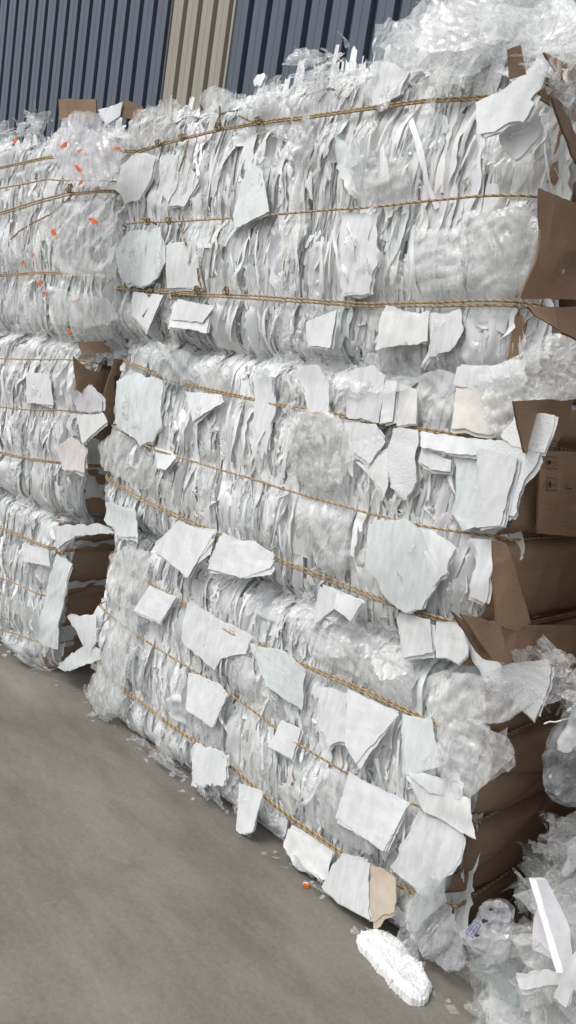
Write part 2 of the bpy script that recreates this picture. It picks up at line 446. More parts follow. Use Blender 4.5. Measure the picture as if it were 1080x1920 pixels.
class Bale:
    def __init__(s, F, a0, a1, z0, z1, ropes, seed, depth=1.1):
        s.F, s.a0, s.a1, s.z0, s.z1, s.seed, s.depth = F, a0, a1, z0, z1, seed, depth
        s.ropes = [np.array(sorted(F.poly(r, 0.0))) for r in ropes]
        s.rng = np.random.default_rng(seed)
    def rope_z(s, k, a):
        r = s.ropes[k]
        return np.interp(a, r[:, 0], r[:, 1])
    def pinch(s, a, z, w=0.042):
        p = np.zeros(np.broadcast(a, z).shape)
        for k in range(len(s.ropes)):
            p = np.maximum(p, np.exp(-((z - s.rope_z(k, a)) / w) ** 2))
        return p
    def surf(s, a, z):
        """distance out of the stack's front plane of the packed face"""
        e = np.minimum(z - s.z0, s.z1 - z)
        es = np.minimum(a - s.a0, s.a1 - a)
        d = -0.034 + 0.030 * np.sin(math.pi * np.clip((z - s.z0) / (s.z1 - s.z0), 0, 1)) + 0.014 * vn(a * 3.1, z * 3.3, 1.3, s.seed)
        d = d - 0.075 * np.exp(-np.maximum(e, 0) / 0.030) - 0.06 * np.exp(-np.maximum(es, 0) / 0.04)
        d = d + 0.012 * (1 - s.pinch(a, z, 0.07))
        return d
    def squeeze(s, a, z, d, over=0.006, w=0.036):
        """press anything near a rope back against the packed face"""
        sf = s.surf(a, z)
        p = s.pinch(a, z, w)
        o = d - sf
        lim = np.where(o > over, over + (o - over) * (1 - p), o)
        return sf + lim

    # packed body
    def body(s, parent):
        nx = int((s.a1 - s.a0) / 0.006); nz = int((s.z1 - s.z0) / 0.012)
        a = np.linspace(s.a0, s.a1, nx)[:, None]; z = np.linspace(s.z0, s.z1, nz)[None, :]
        aw = a + 0.012 * vn(a * 5, z * 5, 3.3, s.seed) + 0.004 * vn(a * 30, z * 9, 1.3, s.seed)
        d = s.surf(a, z) - 0.030
        d = d + (0.014 * vn(aw * 62, z * 3.2, 0.5, s.seed) + 0.008 * vn(aw * 150, z * 7, 9.5, s.seed) + 0.006 * ridge(aw * 40, z * 14, 4.5, s.seed)) * (1 - 0.5 * s.pinch(a, z))
        P = s.F.w(a + 0 * z, z + 0 * a, d)
        t = 0.76 + 0.10 * vn(aw * 90, z * 2.5, 2.5, s.seed)
        col = np.stack([t, t * 1.01, t * 1.01], -1)
        q = MB(); q.grid(P, col)
        # back, left, right, top, bottom of the block, roughened
        def side(Pf, n, mm_):
            u = np.linspace(0, 1, n)[:, None]; v = np.linspace(0, 1, mm_)[None, :]
            q.grid(Pf(u + 0 * v, v + 0 * u), (0.80, 0.81, 0.81))
        dd = -s.depth
        def edge_in(t): return 0.05 * np.exp(-t / 0.05)
        for aa, sg in ((s.a0, 1), (s.a1, -1)):
            def f(u, v, aa=aa, sg=sg):
                zz = s.z0 + v * (s.z1 - s.z0); de = -0.06 + u * (dd + 0.06)
                off = 0.02 * vn(de * 20, zz * 30, 2.2, s.seed) + edge_in(np.minimum(zz - s.z0, s.z1 - zz))
                return s.F.w(aa + sg * (0.012 + off), zz, de)
            side(f, 60, 50)
        for zz0, sg in ((s.z0 + 0.004, 1), (s.z1 - 0.004, -1)):
            def f(u, v, zz0=zz0, sg=sg):
                aa = s.a0 + 0.02 + u * (s.a1 - s.a0 - 0.04); de = -0.06 + v * (dd + 0.06)
                off = 0.018 * (1 + vn(de * 16, aa * 16, 5.2, s.seed)) * (0 if (sg == 1 and s.z0 < 0.05) else 1)
                return s.F.w(aa, zz0 + sg * off, de)
            side(f, 90, 40)
        side(lambda u, v: s.F.w(s.a0 + 0.02 + u * (s.a1 - s.a0 - 0.04), s.z0 + 0.01 + v * (s.z1 - s.z0 - 0.02), dd), 20, 12)
        return q.build('packed_body', M_CORE, parent)

    # edges of the pressed sheets: upright leaves that stick out and fold over
    def leaves(s, q, n, wr, lr, fold, crump, seed, zr=None, ar=None, m_=10, k_=4, out=0.0, curlr=1.3, slant=0.10, tw=1.0):
        rng = np.random.default_rng(seed)
        zr = zr or (s.z0, s.z1); ar = ar or (s.a0, s.a1)
        for _ in range(n):
            L = rng.uniform(*lr) * rng.uniform(0.6, 1.0); w = rng.uniform(*wr)
            ac = rng.uniform(*ar); zc = rng.uniform(zr[0] + 0.25 * L, zr[1] - 0.25 * L)
            sl = rng.normal(0, slant); wob = rng.normal(0, 0.006); ph = rng.uniform(0, 6.28)
            th0 = rng.normal(fold, 0.35) * rng.choice([-1, 1]); cu = rng.uniform(-curlr, curlr)
            ss = np.linspace(0, 1, m_)[:, None]; tt = np.linspace(0, 1, k_)[None, :]
            o = rng.uniform(0, 100, 3)
            env = 0.72 + 0.35 * vn(ss * 5 + o[0], 0.5, 0.5, 1) + 0.25 * vn(ss * 17 + o[1], 0.5, 0.5, 2)
            tp = rng.uniform(0, 0.45)
            env = env * (1 - tp * np.abs(2 * ss - 1) ** 3)
            ww = w * np.clip(env, 0.12, 1.3)
            th = th0 + cu * tt + 0.5 * vn(ss * 3 + o[2], tt, 0.5, 3)
            dt = 1.0 / (k_ - 1)
            da = np.concatenate([np.zeros((m_, 1)), np.cumsum(np.sin(th[:, 1:]) * ww * dt, 1)], 1)
            dy = np.concatenate([np.zeros((m_, 1)), np.cumsum(np.cos(th[:, 1:]) * ww * dt, 1)], 1)
            zz = zc + L * (0.5 - ss) + 0 * tt + 0.012 * vn(tt * 2 + o[0], ss * 4, 0.5, 4)
            aa = ac + sl * (ss - 0.5) * L + wob * np.sin(ss * 7 + ph) + da
            cr = crump * (1.5 * vn(aa * 14 + o[0], zz * 9, o[1], 5) + ridge(aa * 40 + o[0], zz * 24, o[1], 5) + 0.5 * vn(aa * 90 + o[0], zz * 70, o[1], 6))
            aa = aa + cr
            sf = s.surf(aa, np.clip(zz, s.z0, s.z1))
            d = sf - 0.024 + out + np.maximum(dy, -0.01) * 0.62 + 0.010 * rng.random() + cr
            zz = np.clip(zz, s.z0 + 0.004, s.z1 + 0.05) if s.z0 < 0.05 else zz
            d = s.squeeze(aa, zz, d)
            col = tints(rng, 1)[0] * tw
            q.grid(s.F.w(aa, zz, d), np.tile(col * rng.uniform(0.96, 1.0), (m_ * k_, 1)))

    # crumpled pieces of film lying over the face
    def crumple(s, q, a, z, R, seed, off=0.02, amp=0.016, n=18, col=None, asp=1.0, squeeze=True):
        rng = np.random.default_rng(seed)
        o = rng.uniform(0, 100, 3)
        u = np.linspace(-1, 1, n)[:, None]; v = np.linspace(-1, 1, n)[None, :]
        ang = np.arctan2(v, u + 1e-9); rr = np.maximum(np.abs(u), np.abs(v)) + 0 * ang
        nrm = np.sqrt(u * u + v * v) + 1e-9
        x = u / nrm * rr; y = v / nrm * rr
        rad = R * (0.8 + 0.3 * vn(np.cos(ang) * 1.5 + o[0], np.sin(ang) * 1.5, o[1], 7) + 0.14 * vn(np.cos(ang) * 7 + o[0], np.sin(ang) * 7, o[1], 8))
        rot = rng.uniform(-0.6, 0.6)
        aa = a + (x * math.cos(rot) - y * math.sin(rot)) * rad * asp; zz = z + (x * math.sin(rot) + y * math.cos(rot)) * rad
        f = 9 / max(R, 0.04) * 0.12
        cr = amp * (1.3 * folds(x, y, rng, 4) + 0.9 * wrinkle(x * 1.2, y * 1.2, rng) + 0.3 * vn(aa * 30, zz * 20, o[2], 11))
        d = s.surf(np.clip(aa, s.a0, s.a1), np.clip(zz, s.z0, s.z1)) + off + cr + rng.uniform(-0.4, 1.0) * amp * rr ** 3
        aa = aa + 0.5 * amp * vn(aa * 40, zz * 40, o[0], 12); zz = zz + 0.5 * amp * vn(aa * 40, zz * 40, o[1], 13)
        if s.z0 < 0.05: zz = np.maximum(zz, 0.004)
        if squeeze: d = s.squeeze(aa, zz, d)
        d = d + rng.normal(0, 0.0002, d.shape)
        c = tints(rng, 1)[0] * 1.06 if col is None else np.array(col)
        q.grid(s.F.w(aa, zz, d), np.tile(c, (n * n, 1)))

def inpoly(x, y, P):
    P = np.asarray(P); c = np.zeros(np.shape(x), bool); j = len(P) - 1
    for i in range(len(P)):
        xi, yi, xj, yj = P[i, 0], P[i, 1], P[j, 0], P[j, 1]
        with np.errstate(divide='ignore', invalid='ignore'):
            c ^= ((yi > y) != (yj > y)) & (x < (xj - xi) * (y - yi) / (yj - yi + 1e-12) + xi)
        j = i
    return c
def rounded(P, k=2):
    P = np.array(P, float)
    for _ in range(k):
        Q = np.roll(P, -1, axis=0)
        P = np.stack([P * 0.75 + Q * 0.25, P * 0.25 + Q * 0.75], 1).reshape(-1, 2)
    return P
def tri_poly(P, g, jag, rng, torn=0.0):
    """triangulate a ragged-edged polygon with inner points"""
    P = np.array(P, float); B = []
    for i in range(len(P)):
        a, b = P[i], P[(i + 1) % len(P)]
        L = np.linalg.norm(b - a); n = max(1, int(L / g))
        nn = np.array([-(b - a)[1], (b - a)[0]]) / max(L, 1e-6)
        for k in range(n):
            p = a + (b - a) * k / n
            if k: p = p + nn * rng.normal(0, jag)
            B.append(p)
    B = np.array(B)
    if torn:
        o = rng.uniform(0, 99, 2)
        B = B + torn * np.stack([vn(B[:, 0] * 22 + o[0], B[:, 1] * 22, k * 3.3, 71) + 0.5 * vn(B[:, 0] * 60 + o[0], B[:, 1] * 60, k * 3.3, 72) for k in (0, 1)], 1)
    lo, hi = B.min(0), B.max(0)
    gx, gy = np.meshgrid(np.arange(lo[0], hi[0], g), np.arange(lo[1], hi[1], g), indexing='ij')
    I = np.stack([gx.ravel(), gy.ravel()], 1) + rng.uniform(-0.3, 0.3, (gx.size, 2)) * g
    I = I[inpoly(I[:, 0], I[:, 1], B)]
    if len(I):
        dmin = np.min(np.linalg.norm(I[:, None] - B[None], axis=2), 1)
        I = I[dmin > g * 0.55]
    A = np.concatenate([B, I]) if len(I) else B
    r = delaunay_2d_cdt([Vector(p) for p in A], [], [list(range(len(B)))], 1, 1e-6)
    V = np.array([list(v) for v in r[0]]); T = np.array([list(t) for t in r[2] if len(t) == 3])
    return V, T

def sheet(bale, pts, off=0.03, lift=0.02, crump=0.004, curl=0.0, col=(0.84, 0.85, 0.855), mat=None, name='sheet', label=None,
          parent=None, jag=0.0012, g=0.016, hinge='top', squeeze=True, seed=0, smooth=True, freq=1.0, F=None, fold=0.0, layers=2):
    F = F or bale.F
    off = off if off > 0.14 or off < 0.02 or bale is None else 0.45 * off + 0.010; lift *= 0.35; crump = max(crump, 0.0026)
    if mat in (M_FILM, M_CLEAR): g = min(g, 0.0075)
    else: g = min(g, 0.012)
    if mat in (M_ORANGE, M_FILM, M_CLEAR): layers = 0 if mat is M_ORANGE else 1
    if mat is None and crump >= 0.003: mat = M_EDGE
    rng = np.random.default_rng(seed + 11)
    film_ = mat in (M_FILM, M_CLEAR)
    P = F.poly(pts, off)
    soft = crump >= 0.003 and len(pts) > 4
    if film_ and len(pts) > 6: P = rounded(P, 1)
    V, T = tri_poly(P, g, jag if not soft else 0.0006, rng, torn=0.008 if soft else 0.0015)
    col = np.array(col) * rng.uniform(0.93, 1.0)
    a, z = V[:, 0], V[:, 1]
    lo, hi = V.min(0), V.max(0); sp = np.maximum(hi - lo, 1e-3)
    h = {'top': (hi[1] - z) / sp[1], 'left': (a - lo[0]) / sp[0], 'right': (hi[0] - a) / sp[0], 'bottom': (z - lo[1]) / sp[1], 'none': 0 * a}[hinge]
    o = rng.uniform(0, 50, 3)
    mid_ = (lo + hi) / 2; hs_ = float(sp.max()) / 2
    film = mat in (M_FILM, M_CLEAR)
    uu, vv = (a - mid_[0]) / hs_, (z - mid_[1]) / hs_
    cr = crump * ((0.35 if film else 1.0) * vn(a * 9 * freq + o[0], z * 7 * freq, o[1], 3) + (0.8 if film else 0.4) * wrinkle(a * 9, z * 9, rng, 1.1 * freq) + (1.0 if film else 0.3) * wrinkle(a * 9, z * 9, rng, 0.5) + (1.8 if film else 0.5) * folds(uu, vv, rng, 4 if film else 2))
    stiff = (not film) and crump <= 0.003 and hinge == 'top'
    if bale is not None:
        base = bale.surf(np.clip(a, bale.a0 + 0.03, bale.a1 - 0.03), np.clip(z, bale.z0 + 0.06, bale.z1 - 0.06)) * 0.5 - 0.003
    else:
        base = 0 * a
    if not film: squeeze = False
    if stiff: base = -0.006
    w = rng.normal(0, 1)
    d = base + off + lift * h ** (1.0 if stiff else 1.5) + cr + curl * ((a - a.mean()) / sp[0]) ** 2 * 4 * 0.25 + 0.010 * w * ((a - a.mean()) / sp[0]) * h
    if fold: d = d - fold * np.abs(((a - a.mean()) / sp[0]) + 0.5 * ((z - z.mean()) / sp[1]))
    if bale is not None and squeeze: d = bale.squeeze(a, z, d, over=0.020, w=0.03)
    q = MB(); W = F.w(a, z, d); W[:, 2] = np.maximum(W[:, 2], 0.004)
    if film:
        smooth = True
    if stiff: solid(q, W, T, F.n, 0.0018, np.array(col)); smooth = False
    else: q.add(W, T, col)
    # the sheets lying just behind it in the same packet, shifted a little so that their edges show
    for i in range(1, layers + 1):
        an = rng.normal(0, 0.07); sh = rng.normal(0, 0.006, 2) + np.array([0.0, -0.003])
        a2 = mid_[0] + (a - mid_[0]) * math.cos(an) - (z - mid_[1]) * math.sin(an) + sh[0]
        z2 = mid_[1] + (a - mid_[0]) * math.sin(an) + (z - mid_[1]) * math.cos(an) + sh[1]
        d2 = d - 0.003 * i - 0.002 * rng.random() + 0.003 * vn(a2 * 12, z2 * 12, i, 5)
        W3 = F.w(a2, z2, d2); W3[:, 2] = np.maximum(W3[:, 2], 0.004)
        q.add(W3, T, np.array(col) * rng.uniform(0.88, 1.02))
    ob = q.build(name, mat or M_PAPER, parent, smooth=smooth)
    if label: ob['label'] = label
    return ob

# ---- twisted rope along a path
def resample(P, step):
    P = np.array(P, float); L = np.concatenate([[0], np.cumsum(np.linalg.norm(np.diff(P, axis=0), axis=1))])
    n = max(3, int(L[-1] / step)); t = np.linspace(0, L[-1], n)
    return np.stack([np.interp(t, L, P[:, i]) for i in range(3)], 1), t
ROPE_A = np.array((0.46, 0.355, 0.205)); ROPE_B = np.array((0.20, 0.14, 0.07))
def rope_strand(q, P, r=0.0034, turn=0.026, step=0.0035, strands=3, seed=0, ref=(0.1, 0.3, 1.0), tone=1.0):
    C, t = resample(P, step)
    for _ in range(2):
        C[1:-1] = (C[:-2] + C[1:-1] * 2 + C[2:]) / 4
    T = np.gradient(C, axis=0); T /= np.linalg.norm(T, axis=1)[:, None] + 1e-9
    rf = np.array(ref, float)
    A = np.cross(T, rf); A /= np.linalg.norm(A, axis=1)[:, None] + 1e-9
    B = np.cross(T, A)
    rng = np.random.default_rng(seed)
    for k in range(strands):
        ph = t / turn * 2 * math.pi + k * 2 * math.pi / strands
        cc = C + (A * np.cos(ph)[:, None] + B * np.sin(ph)[:, None]) * r * 0.62
        ang = np.linspace(0, 2 * math.pi, 6)[:-1]
        P3 = cc[:, None] + (A[:, None] * np.cos(ang)[None, :, None] + B[:, None] * np.sin(ang)[None, :, None]) * r * 0.62
        c = (ROPE_A if k != 1 else ROPE_B) * tone * rng.uniform(0.85, 1.1)
        q.grid(P3, np.tile(c, (P3.shape[0] * P3.shape[1], 1)), closed=True)
def knot(P, parent, r=0.011, seed=0, ref=(0.1, 0.3, 1.0)):
    q = MB(); P = np.array(P, float)
    t = np.linspace(0, 2 * math.pi * 2.0, 60)
    rng = np.random.default_rng(seed); f = rng.uniform(0, 6)
    pts = P + np.stack([np.cos(t) * r * 1.0 + 0.3 * r * np.cos(3 * t / 2 + f), np.sin(t * 1.5 + f) * r * 0.6 - 0.3 * r, np.sin(t) * r * 1.2], 1)
    rope_strand(q, pts, r=0.0032, step=0.003, strands=2, turn=0.02, seed=seed, ref=(0.33, 0.77, 0.5))
    return q.build('knot', M_ROPE, parent)

def add_rope(bale, k, parent, double=False, side=True, label=None, vis=None, knots=(), tails=(), left_side=False, far_left=False, tone=1.0, drop=0.0):
    r = bale.ropes[k]
    e_q = MB()
    a = np.arange(bale.a0 + 0.02, bale.a1 - 0.01, 0.02)
    z = bale.rope_z(k, a)
    for j in range(2 if double else 1):
        dz = (0.0044 if j else -0.0044) * (1 if double else 0)
        zz = z + dz + 0.003 * vn(a * 6, j * 7.7, 0.5, bale.seed) + (0.006 * vn(a * 2.5, 3.3 + j, 0.5, bale.seed + k) if double else 0)
        P = bale.F.w(a, zz, bale.surf(a, zz) + 0.029 + 0.003 * vn(a * 5, 0.5, j + k, 3))
        if side:
            zr_ = zz[-1]
            sp = bale.F.w(bale.a1 + 0.018, zr_, np.array([-0.04, -0.25, -0.6, -1.0]))
            P = np.concatenate([P, sp])
            lp = bale.F.w(bale.a0 - 0.008, zz[0], np.array([-1.0, -0.5, -0.06]))
            P = np.concatenate([lp, P])
        rope_strand(e_q, P, seed=bale.seed + k * 3 + j, tone=tone)
    ob = e_q.build('rope', M_ROPE, parent)
    if label: ob['label'] = label
    for i, (x, y) in enumerate(knots):
        aa, zz = bale.F.at(x, y, 0.0)
        knot(bale.F.w(aa, zz, float(bale.surf(aa, zz)) + 0.040), ob, seed=i + k * 5)
    for i, tl in enumerate(tails):
        pp = bale.F.poly(tl, 0.02)
        A = np.array(pp)
        W = bale.F.w(A[:, 0], A[:, 1], np.linspace(0.014, 0.034, len(A)))
        q = MB(); rope_strand(q, W, r=0.0036, seed=i + k, ref=(0.3, 1.0, 0.1), tone=tone)
        q.build('rope_end', M_ROPE, ob)
    return ob

# ---- cardboard on the right-hand face of a bale: frame with u running back from the front, n to the right
def side_frame(bale, extra=0.0):
    o = bale.F.w(bale.a1 + 0.004 + extra, 0, 0)
    return Frame(o, -bale.F.n, bale.F.u)
def solid(q, W, T, nrm, th, col):
    """give an open triangle sheet a thickness"""
    W2 = W - np.asarray(nrm) * th
    n = len(W)
    q.add(np.concatenate([W, W2]), np.concatenate([T, T[:, ::-1] + n]), col)
    E = {}
    for t in T:
        for i in range(3):
            a, b = t[i], t[(i + 1) % 3]
            if (b, a) in E: del E[(b, a)]
            else: E[(a, b)] = 1
    if E:
        q.add(np.concatenate([W, W2]), np.array([[a, a + n, b + n, b] for a, b in E]), np.asarray(col) * 0.55)
def card_side(bale, parent, bulge=0.04, creases=(), tone=1.0, label=None, seed=0, back=None, lean=0.0, front=0.03):
    F = side_frame(bale)
    back = back or bale.depth - 0.02
    def cs(u, v):
        t = (v - bale.z0) / (bale.z1 - bale.z0)
        d = bulge * np.sin(math.pi * np.clip(t, 0, 1)) ** 0.6 - 0.05 * np.exp(-(u - front) / 0.06) - 0.04 * np.exp(-(back - u) / 0.08)
        for k in range(len(bale.ropes)):
            zr = bale.ropes[k][-1][1]
            d = d - 0.028 * np.exp(-((v - zr) / 0.022) ** 2) - 0.012 * np.exp(-np.abs(v - zr) / 0.05)
        for (cu, cv, sl, dep) in creases:
            dist = (v - cv) - sl * (u - cu)
            d = d - dep * np.exp(-np.abs(dist) / 0.010) - dep * 0.8 * (dist < 0)
        return d + 0.008 * vn(u * 5, v * 6, 0.5, seed) + 0.004 * ridge(u * 8, v * 11, 3.5, seed) + lean * t
    bale.cs, bale.cf = cs, F
    u = np.linspace(front, back, 110)[:, None]; v = np.linspace(bale.z0 + 0.02, bale.z1 - 0.02, 110)[None, :]
    P = F.w(u + 0 * v, v + 0 * u, cs(u, v))
    P[..., 2] = np.maximum(P[..., 2], 0.004)
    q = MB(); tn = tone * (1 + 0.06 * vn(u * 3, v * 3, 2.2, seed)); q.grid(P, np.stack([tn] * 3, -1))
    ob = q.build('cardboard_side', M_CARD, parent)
    if label: ob['label'] = label
    return ob
def card_flap(F, pts, parent, off=0.03, lift=0.03, hinge='top', th=0.006, tone=1.0, seed=0, label=None, bend=0.0, crump=0.006, jag=0.0007, g=0.02, px=True, name='cardboard_flap'):
    rng = np.random.default_rng(seed + 5)
    P = F.poly(pts, off) if px else pts
    V, T = tri_poly(P, g, jag, rng)
    a, z = V[:, 0], V[:, 1]; lo, hi = V.min(0), V.max(0); sp = np.maximum(hi - lo, 1e-3)
    h = {'top': (hi[1] - z) / sp[1], 'left': (a - lo[0]) / sp[0], 'right': (hi[0] - a) / sp[0], 'bottom': (z - lo[1]) / sp[1], 'none': 0 * a}[hinge]
    d = off + lift * h ** 1.3 + bend * np.sin(math.pi * h) + crump * (vn(a * 9, z * 9, seed, 3) + ridge(a * 14, z * 10, seed + .5, 4))
    q = MB(); W = F.w(a, z, d); W[:, 2] = np.maximum(W[:, 2], 0.01)
    solid(q, W, T, F.n, th, np.array((1., 1., 1.)) * tone)
    ob = q.build(name, M_CARD, parent, smooth=False)
    if label: ob['label'] = label
    return ob

# ---------------- bale table (rope points are read off the photograph and put on the stack's own front plane)
TOPR = [[(245, 289), (330, 265), (420, 243), (520, 228), (590, 220), (700, 206), (800, 194), (930, 182), (1010, 176)],
        [(228, 422), (330, 419), (450, 411), (600, 400), (750, 388), (900, 373), (1005, 367)],
        [(228, 540), (300, 547), (380, 553), (540, 563), (700, 571), (820, 571), (960, 568), (990, 568)]]
MIDR = [[(235, 678), (280, 695), (340, 718), (440, 740), (560, 765), (700, 790), (920, 823), (965, 830)],
        [(205, 797), (300, 842), (400, 875), (500, 905), (600, 935), (700, 962), (800, 985), (920, 1005), (945, 1008)],
        [(180, 885), (260, 930), (340, 970), (440, 1015), (560, 1065), (700, 1120), (840, 1165), (905, 1185)]]
BOTR = [[(200, 1045), (272, 1087), (340, 1125), (440, 1183), (560, 1238), (700, 1302), (812, 1355), (910, 1395)],
        [(190, 1137), (260, 1185), (330, 1230), (440, 1300), (560, 1385), (650, 1440), (720, 1483), (800, 1512), (880, 1555)],
        [(180, 1245), (220, 1277), (330, 1362), (440, 1440), (560, 1537), (650, 1598), (728, 1642), (850, 1715)]]
LTR = [[(0, 318), (50, 307), (92, 295), (210, 280)], [(0, 357), (60, 346), (92, 338), (210, 340)],
       [(0, 405), (60, 388), (130, 366), (210, 358)], [(0, 517), (60, 514), (108, 513), (200, 510)]]
LMR = [[(0, 673), (105, 674), (160, 676)], [(0, 763), (60, 768), (135, 771), (190, 773)], [(0, 848), (60, 860), (130, 870), (180, 876)]]
LBR = [[(0, 988), (50, 1010), (90, 1027), (130, 1037)], [(0, 1079), (60, 1105), (110, 1128), (155, 1133)], [(0, 1180), (30, 1190), (95, 1210), (130, 1218)]]

G_BALES = 'bales of white plastic sheet waste tied with rope'
def make_bale(F, a0, a1, z0, z1, ropes, seed, label, n_leaf=1000, n_wide=130, n_film=38, depth=1.1, vis=None):
    b = Bale(F, a0, a1, z0, z1, ropes, seed, depth)
    c = F.w((a0 + a1) / 2, z0, -depth / 2)
    e = empty('waste_bale', tuple(c), label, 'bale', G_BALES)
    b.e = e
    b.body(e)
    area = (a1 - a0) * (z1 - z0) / 1.8
    q = MB()
    b.leaves(q, int(n_leaf * area * 0.60), (0.018, 0.050), (0.22, 0.66), 1.1, 0.0028, seed * 10 + 1, m_=17, k_=5, slant=0.05)
    b.leaves(q, int(n_leaf * area * 1.0), (0.009, 0.026), (0.14, 0.50), 0.65, 0.0022, seed * 10 + 2, m_=13, k_=3, slant=0.05, out=0.006)
    b.leaves(q, int(n_leaf * area * 0.20), (0.035, 0.09), (0.22, 0.60), 1.42, 0.0040, seed * 10 + 8, m_=20, k_=8, out=0.008, curlr=0.3, slant=0.06)
    b.leaves(q, int(n_leaf * area * 0.45), (0.010, 0.034), (0.025, 0.12), 1.10, 0.003, seed * 10 + 9, m_=6, k_=4, out=0.018, slant=0.3, tw=1.03)
    b.leaves(q, int(n_leaf * area * 0.11), (0.010, 0.032), (0.08, 0.30), 1.2, 0.003, seed * 10 + 6, m_=12, k_=4, out=0.036, slant=0.25, tw=1.02)
    # ragged rims at the top, bottom and the ends
    b.leaves(q, int(190), (0.02, 0.06), (0.05, 0.13), 0.9, 0.004, seed * 10 + 3, zr=(z1 - 0.05, z1 + 0.035), slant=0.5, m_=8)
    b.leaves(q, int(190), (0.02, 0.06), (0.05, 0.13), 0.9, 0.004, seed * 10 + 4, zr=(z0 - 0.01, z0 + 0.07), slant=0.5, m_=8)
    for lo, hi in ((a0 - 0.03, a0 + 0.04), (a1 - 0.07, a1 - 0.02)):
        b.leaves(q, 90, (0.02, 0.06), (0.06, 0.2), 1.0, 0.004, seed * 10 + int(lo * 3) + 5, ar=(lo, hi), slant=0.2)
    o = q.build('sheet_edges', M_EDGE, e, smooth=True); o['kind'] = 'stuff'
    q = MB()
    b.leaves(q, int(n_wide * area), (0.05, 0.125), (0.12, 0.42), 1.38, 0.0035, seed * 10 + 7, m_=16, k_=8, out=0.010, curlr=0.5, slant=0.2, tw=0.95)
    o = q.build('folded_sheets', M_PAPER, e, smooth=True); o['kind'] = 'stuff'
    q = MB(); rng = b.rng
    for i in range(int(n_film * area)):
        R = rng.uniform(0.035, 0.13)
        zz = rng.choice([rng.uniform(z0 + 0.04, z1 - 0.04), rng.uniform(z0, z0 + 0.05), rng.uniform(z1 - 0.05, z1 + 0.01)], p=[0.6, 0.2, 0.2])
        b.crumple(q, rng.uniform(a0 + 0.02, a1 - 0.03), zz, R, seed * 100 + i, off=rng.uniform(0.008, 0.024), amp=rng.uniform(0.005, 0.013), asp=rng.uniform(0.45, 1.0), n=24)
    if z0 < 0.05:
        for i in range(34):
            b.crumple(q, rng.uniform(a0 - 0.03, a1 - 0.02), rng.uniform(0.015, 0.07), rng.uniform(0.025, 0.07), seed * 100 + 350 + i, off=rng.uniform(0.02, 0.10), amp=0.012, asp=rng.uniform(0.8, 1.5), n=18)
    for i in range(int(20 * area)):
        b.crumple(q, rng.uniform(a0, a1 - 0.03), z1 + rng.uniform(-0.04, 0.015), rng.uniform(0.03, 0.075), seed * 100 + 450 + i, off=rng.uniform(0.03, 0.07), amp=0.014, asp=rng.uniform(0.7, 1.4), n=18)
    for i in range(int(13 * area)):
        b.crumple(q, rng.uniform(a0 + 0.1, a1 - 0.1), rng.uniform(z0 + 0.05, z1 - 0.05), rng.uniform(0.03, 0.075), seed * 100 + 250 + i, off=0.040, amp=0.008, asp=0.6, n=20)
    for k in range(len(b.ropes)):
        for i in range(int(1 + 3 * rng.random())):
            a_ = rng.uniform(a0 + 0.1, a1 - 0.2)
            b.crumple(q, a_, float(b.rope_z(k, a_)) + rng.uniform(-0.02, 0.02), rng.uniform(0.03, 0.055), seed * 100 + 60 + i + 7 * k, off=0.034, amp=0.010, asp=0.6, n=18, squeeze=False)
    o = q.build('crumpled_film', M_FILM, e, smooth=True); o['kind'] = 'stuff'
    return b

top = make_bale(NEAR, -3.11, -1.075, 1.685, 2.60, TOPR, 1, 'top bale of the nearer stack, under the loose film heap, tan cardboard at right')
mid = make_bale(NEAR, -3.02, -1.01, 0.875, 1.675, MIDR, 2, 'middle bale of the nearer stack, smooth folded packets and printed cardboard at right')
bot = make_bale(NEAR, -2.93, -0.945, 0.0, 0.865, BOTR, 3, 'bottom bale of the nearer stack, on the floor, square white sheets hanging from its ropes')
ltop = make_bale(LEFT, -2.3, 0.07, 1.635, 2.56, LTR, 4, 'top bale of the farther left stack, orange scraps in its film, loose rope end hanging', n_wide=60)
lmid = make_bale(LEFT, -2.3, -0.06, 0.80, 1.625, LMR, 5, 'middle bale of the farther left stack, folded brown cardboard in the gap beside it', n_wide=60)
lbot = make_bale(LEFT, -2.3, -0.10, 0.0, 0.79, LBR, 6, 'bottom bale of the farther left stack, on the concrete with a plain brown cardboard end', n_wide=60)

# ropes
add_rope(top, 0, top.e, double=True, label='doubled upper rope of the top bale, knotted near its left end',
         knots=[(305, 272), (350, 261), (416, 241), (492, 231)],
         tails=[[(416, 243), (413, 225), (418, 202)], [(350, 264), (348, 290), (341, 323)], [(492, 232), (472, 228), (453, 219)]])
add_rope(top, 1, top.e, label='single middle rope with two knots', knots=[(292, 420), (331, 418)], tails=[[(333, 420), (345, 440), (354, 461)], [(292, 420), (280, 414), (270, 410)]])
add_rope(top, 2, top.e, double=True, label='doubled lower rope with four knots and hanging ends', knots=[(290, 551), (336, 557), (380, 546), (437, 548)],
         tails=[[(290, 552), (285, 570), (273, 595)], [(337, 558), (328, 590), (316, 632)], [(380, 545), (374, 525), (376, 503)]])
add_rope(mid, 0, mid.e, double=True, label='doubled golden upper rope of the middle bale')
add_rope(mid, 1, mid.e); add_rope(mid, 2, mid.e, double=True)
add_rope(bot, 0, bot.e, double=True, label='doubled golden upper rope of the bottom bale')
add_rope(bot, 1, bot.e); add_rope(bot, 2, bot.e, double=True)
add_rope(ltop, 0, ltop.e, double=True); add_rope(ltop, 1, ltop.e)
add_rope(ltop, 2, ltop.e, double=True, label='doubled rope with a big knot and a long loose end', knots=[(138, 358), (141, 354)],
         tails=[[(138, 360), (120, 380), (95, 402), (60, 420), (40, 434), (25, 450)]])
add_rope(ltop, 3, ltop.e, double=True)
for k in range(3):
    add_rope(lmid, k, lmid.e, double=(k == 2)); add_rope(lbot, k, lbot.e, double=(k == 0))

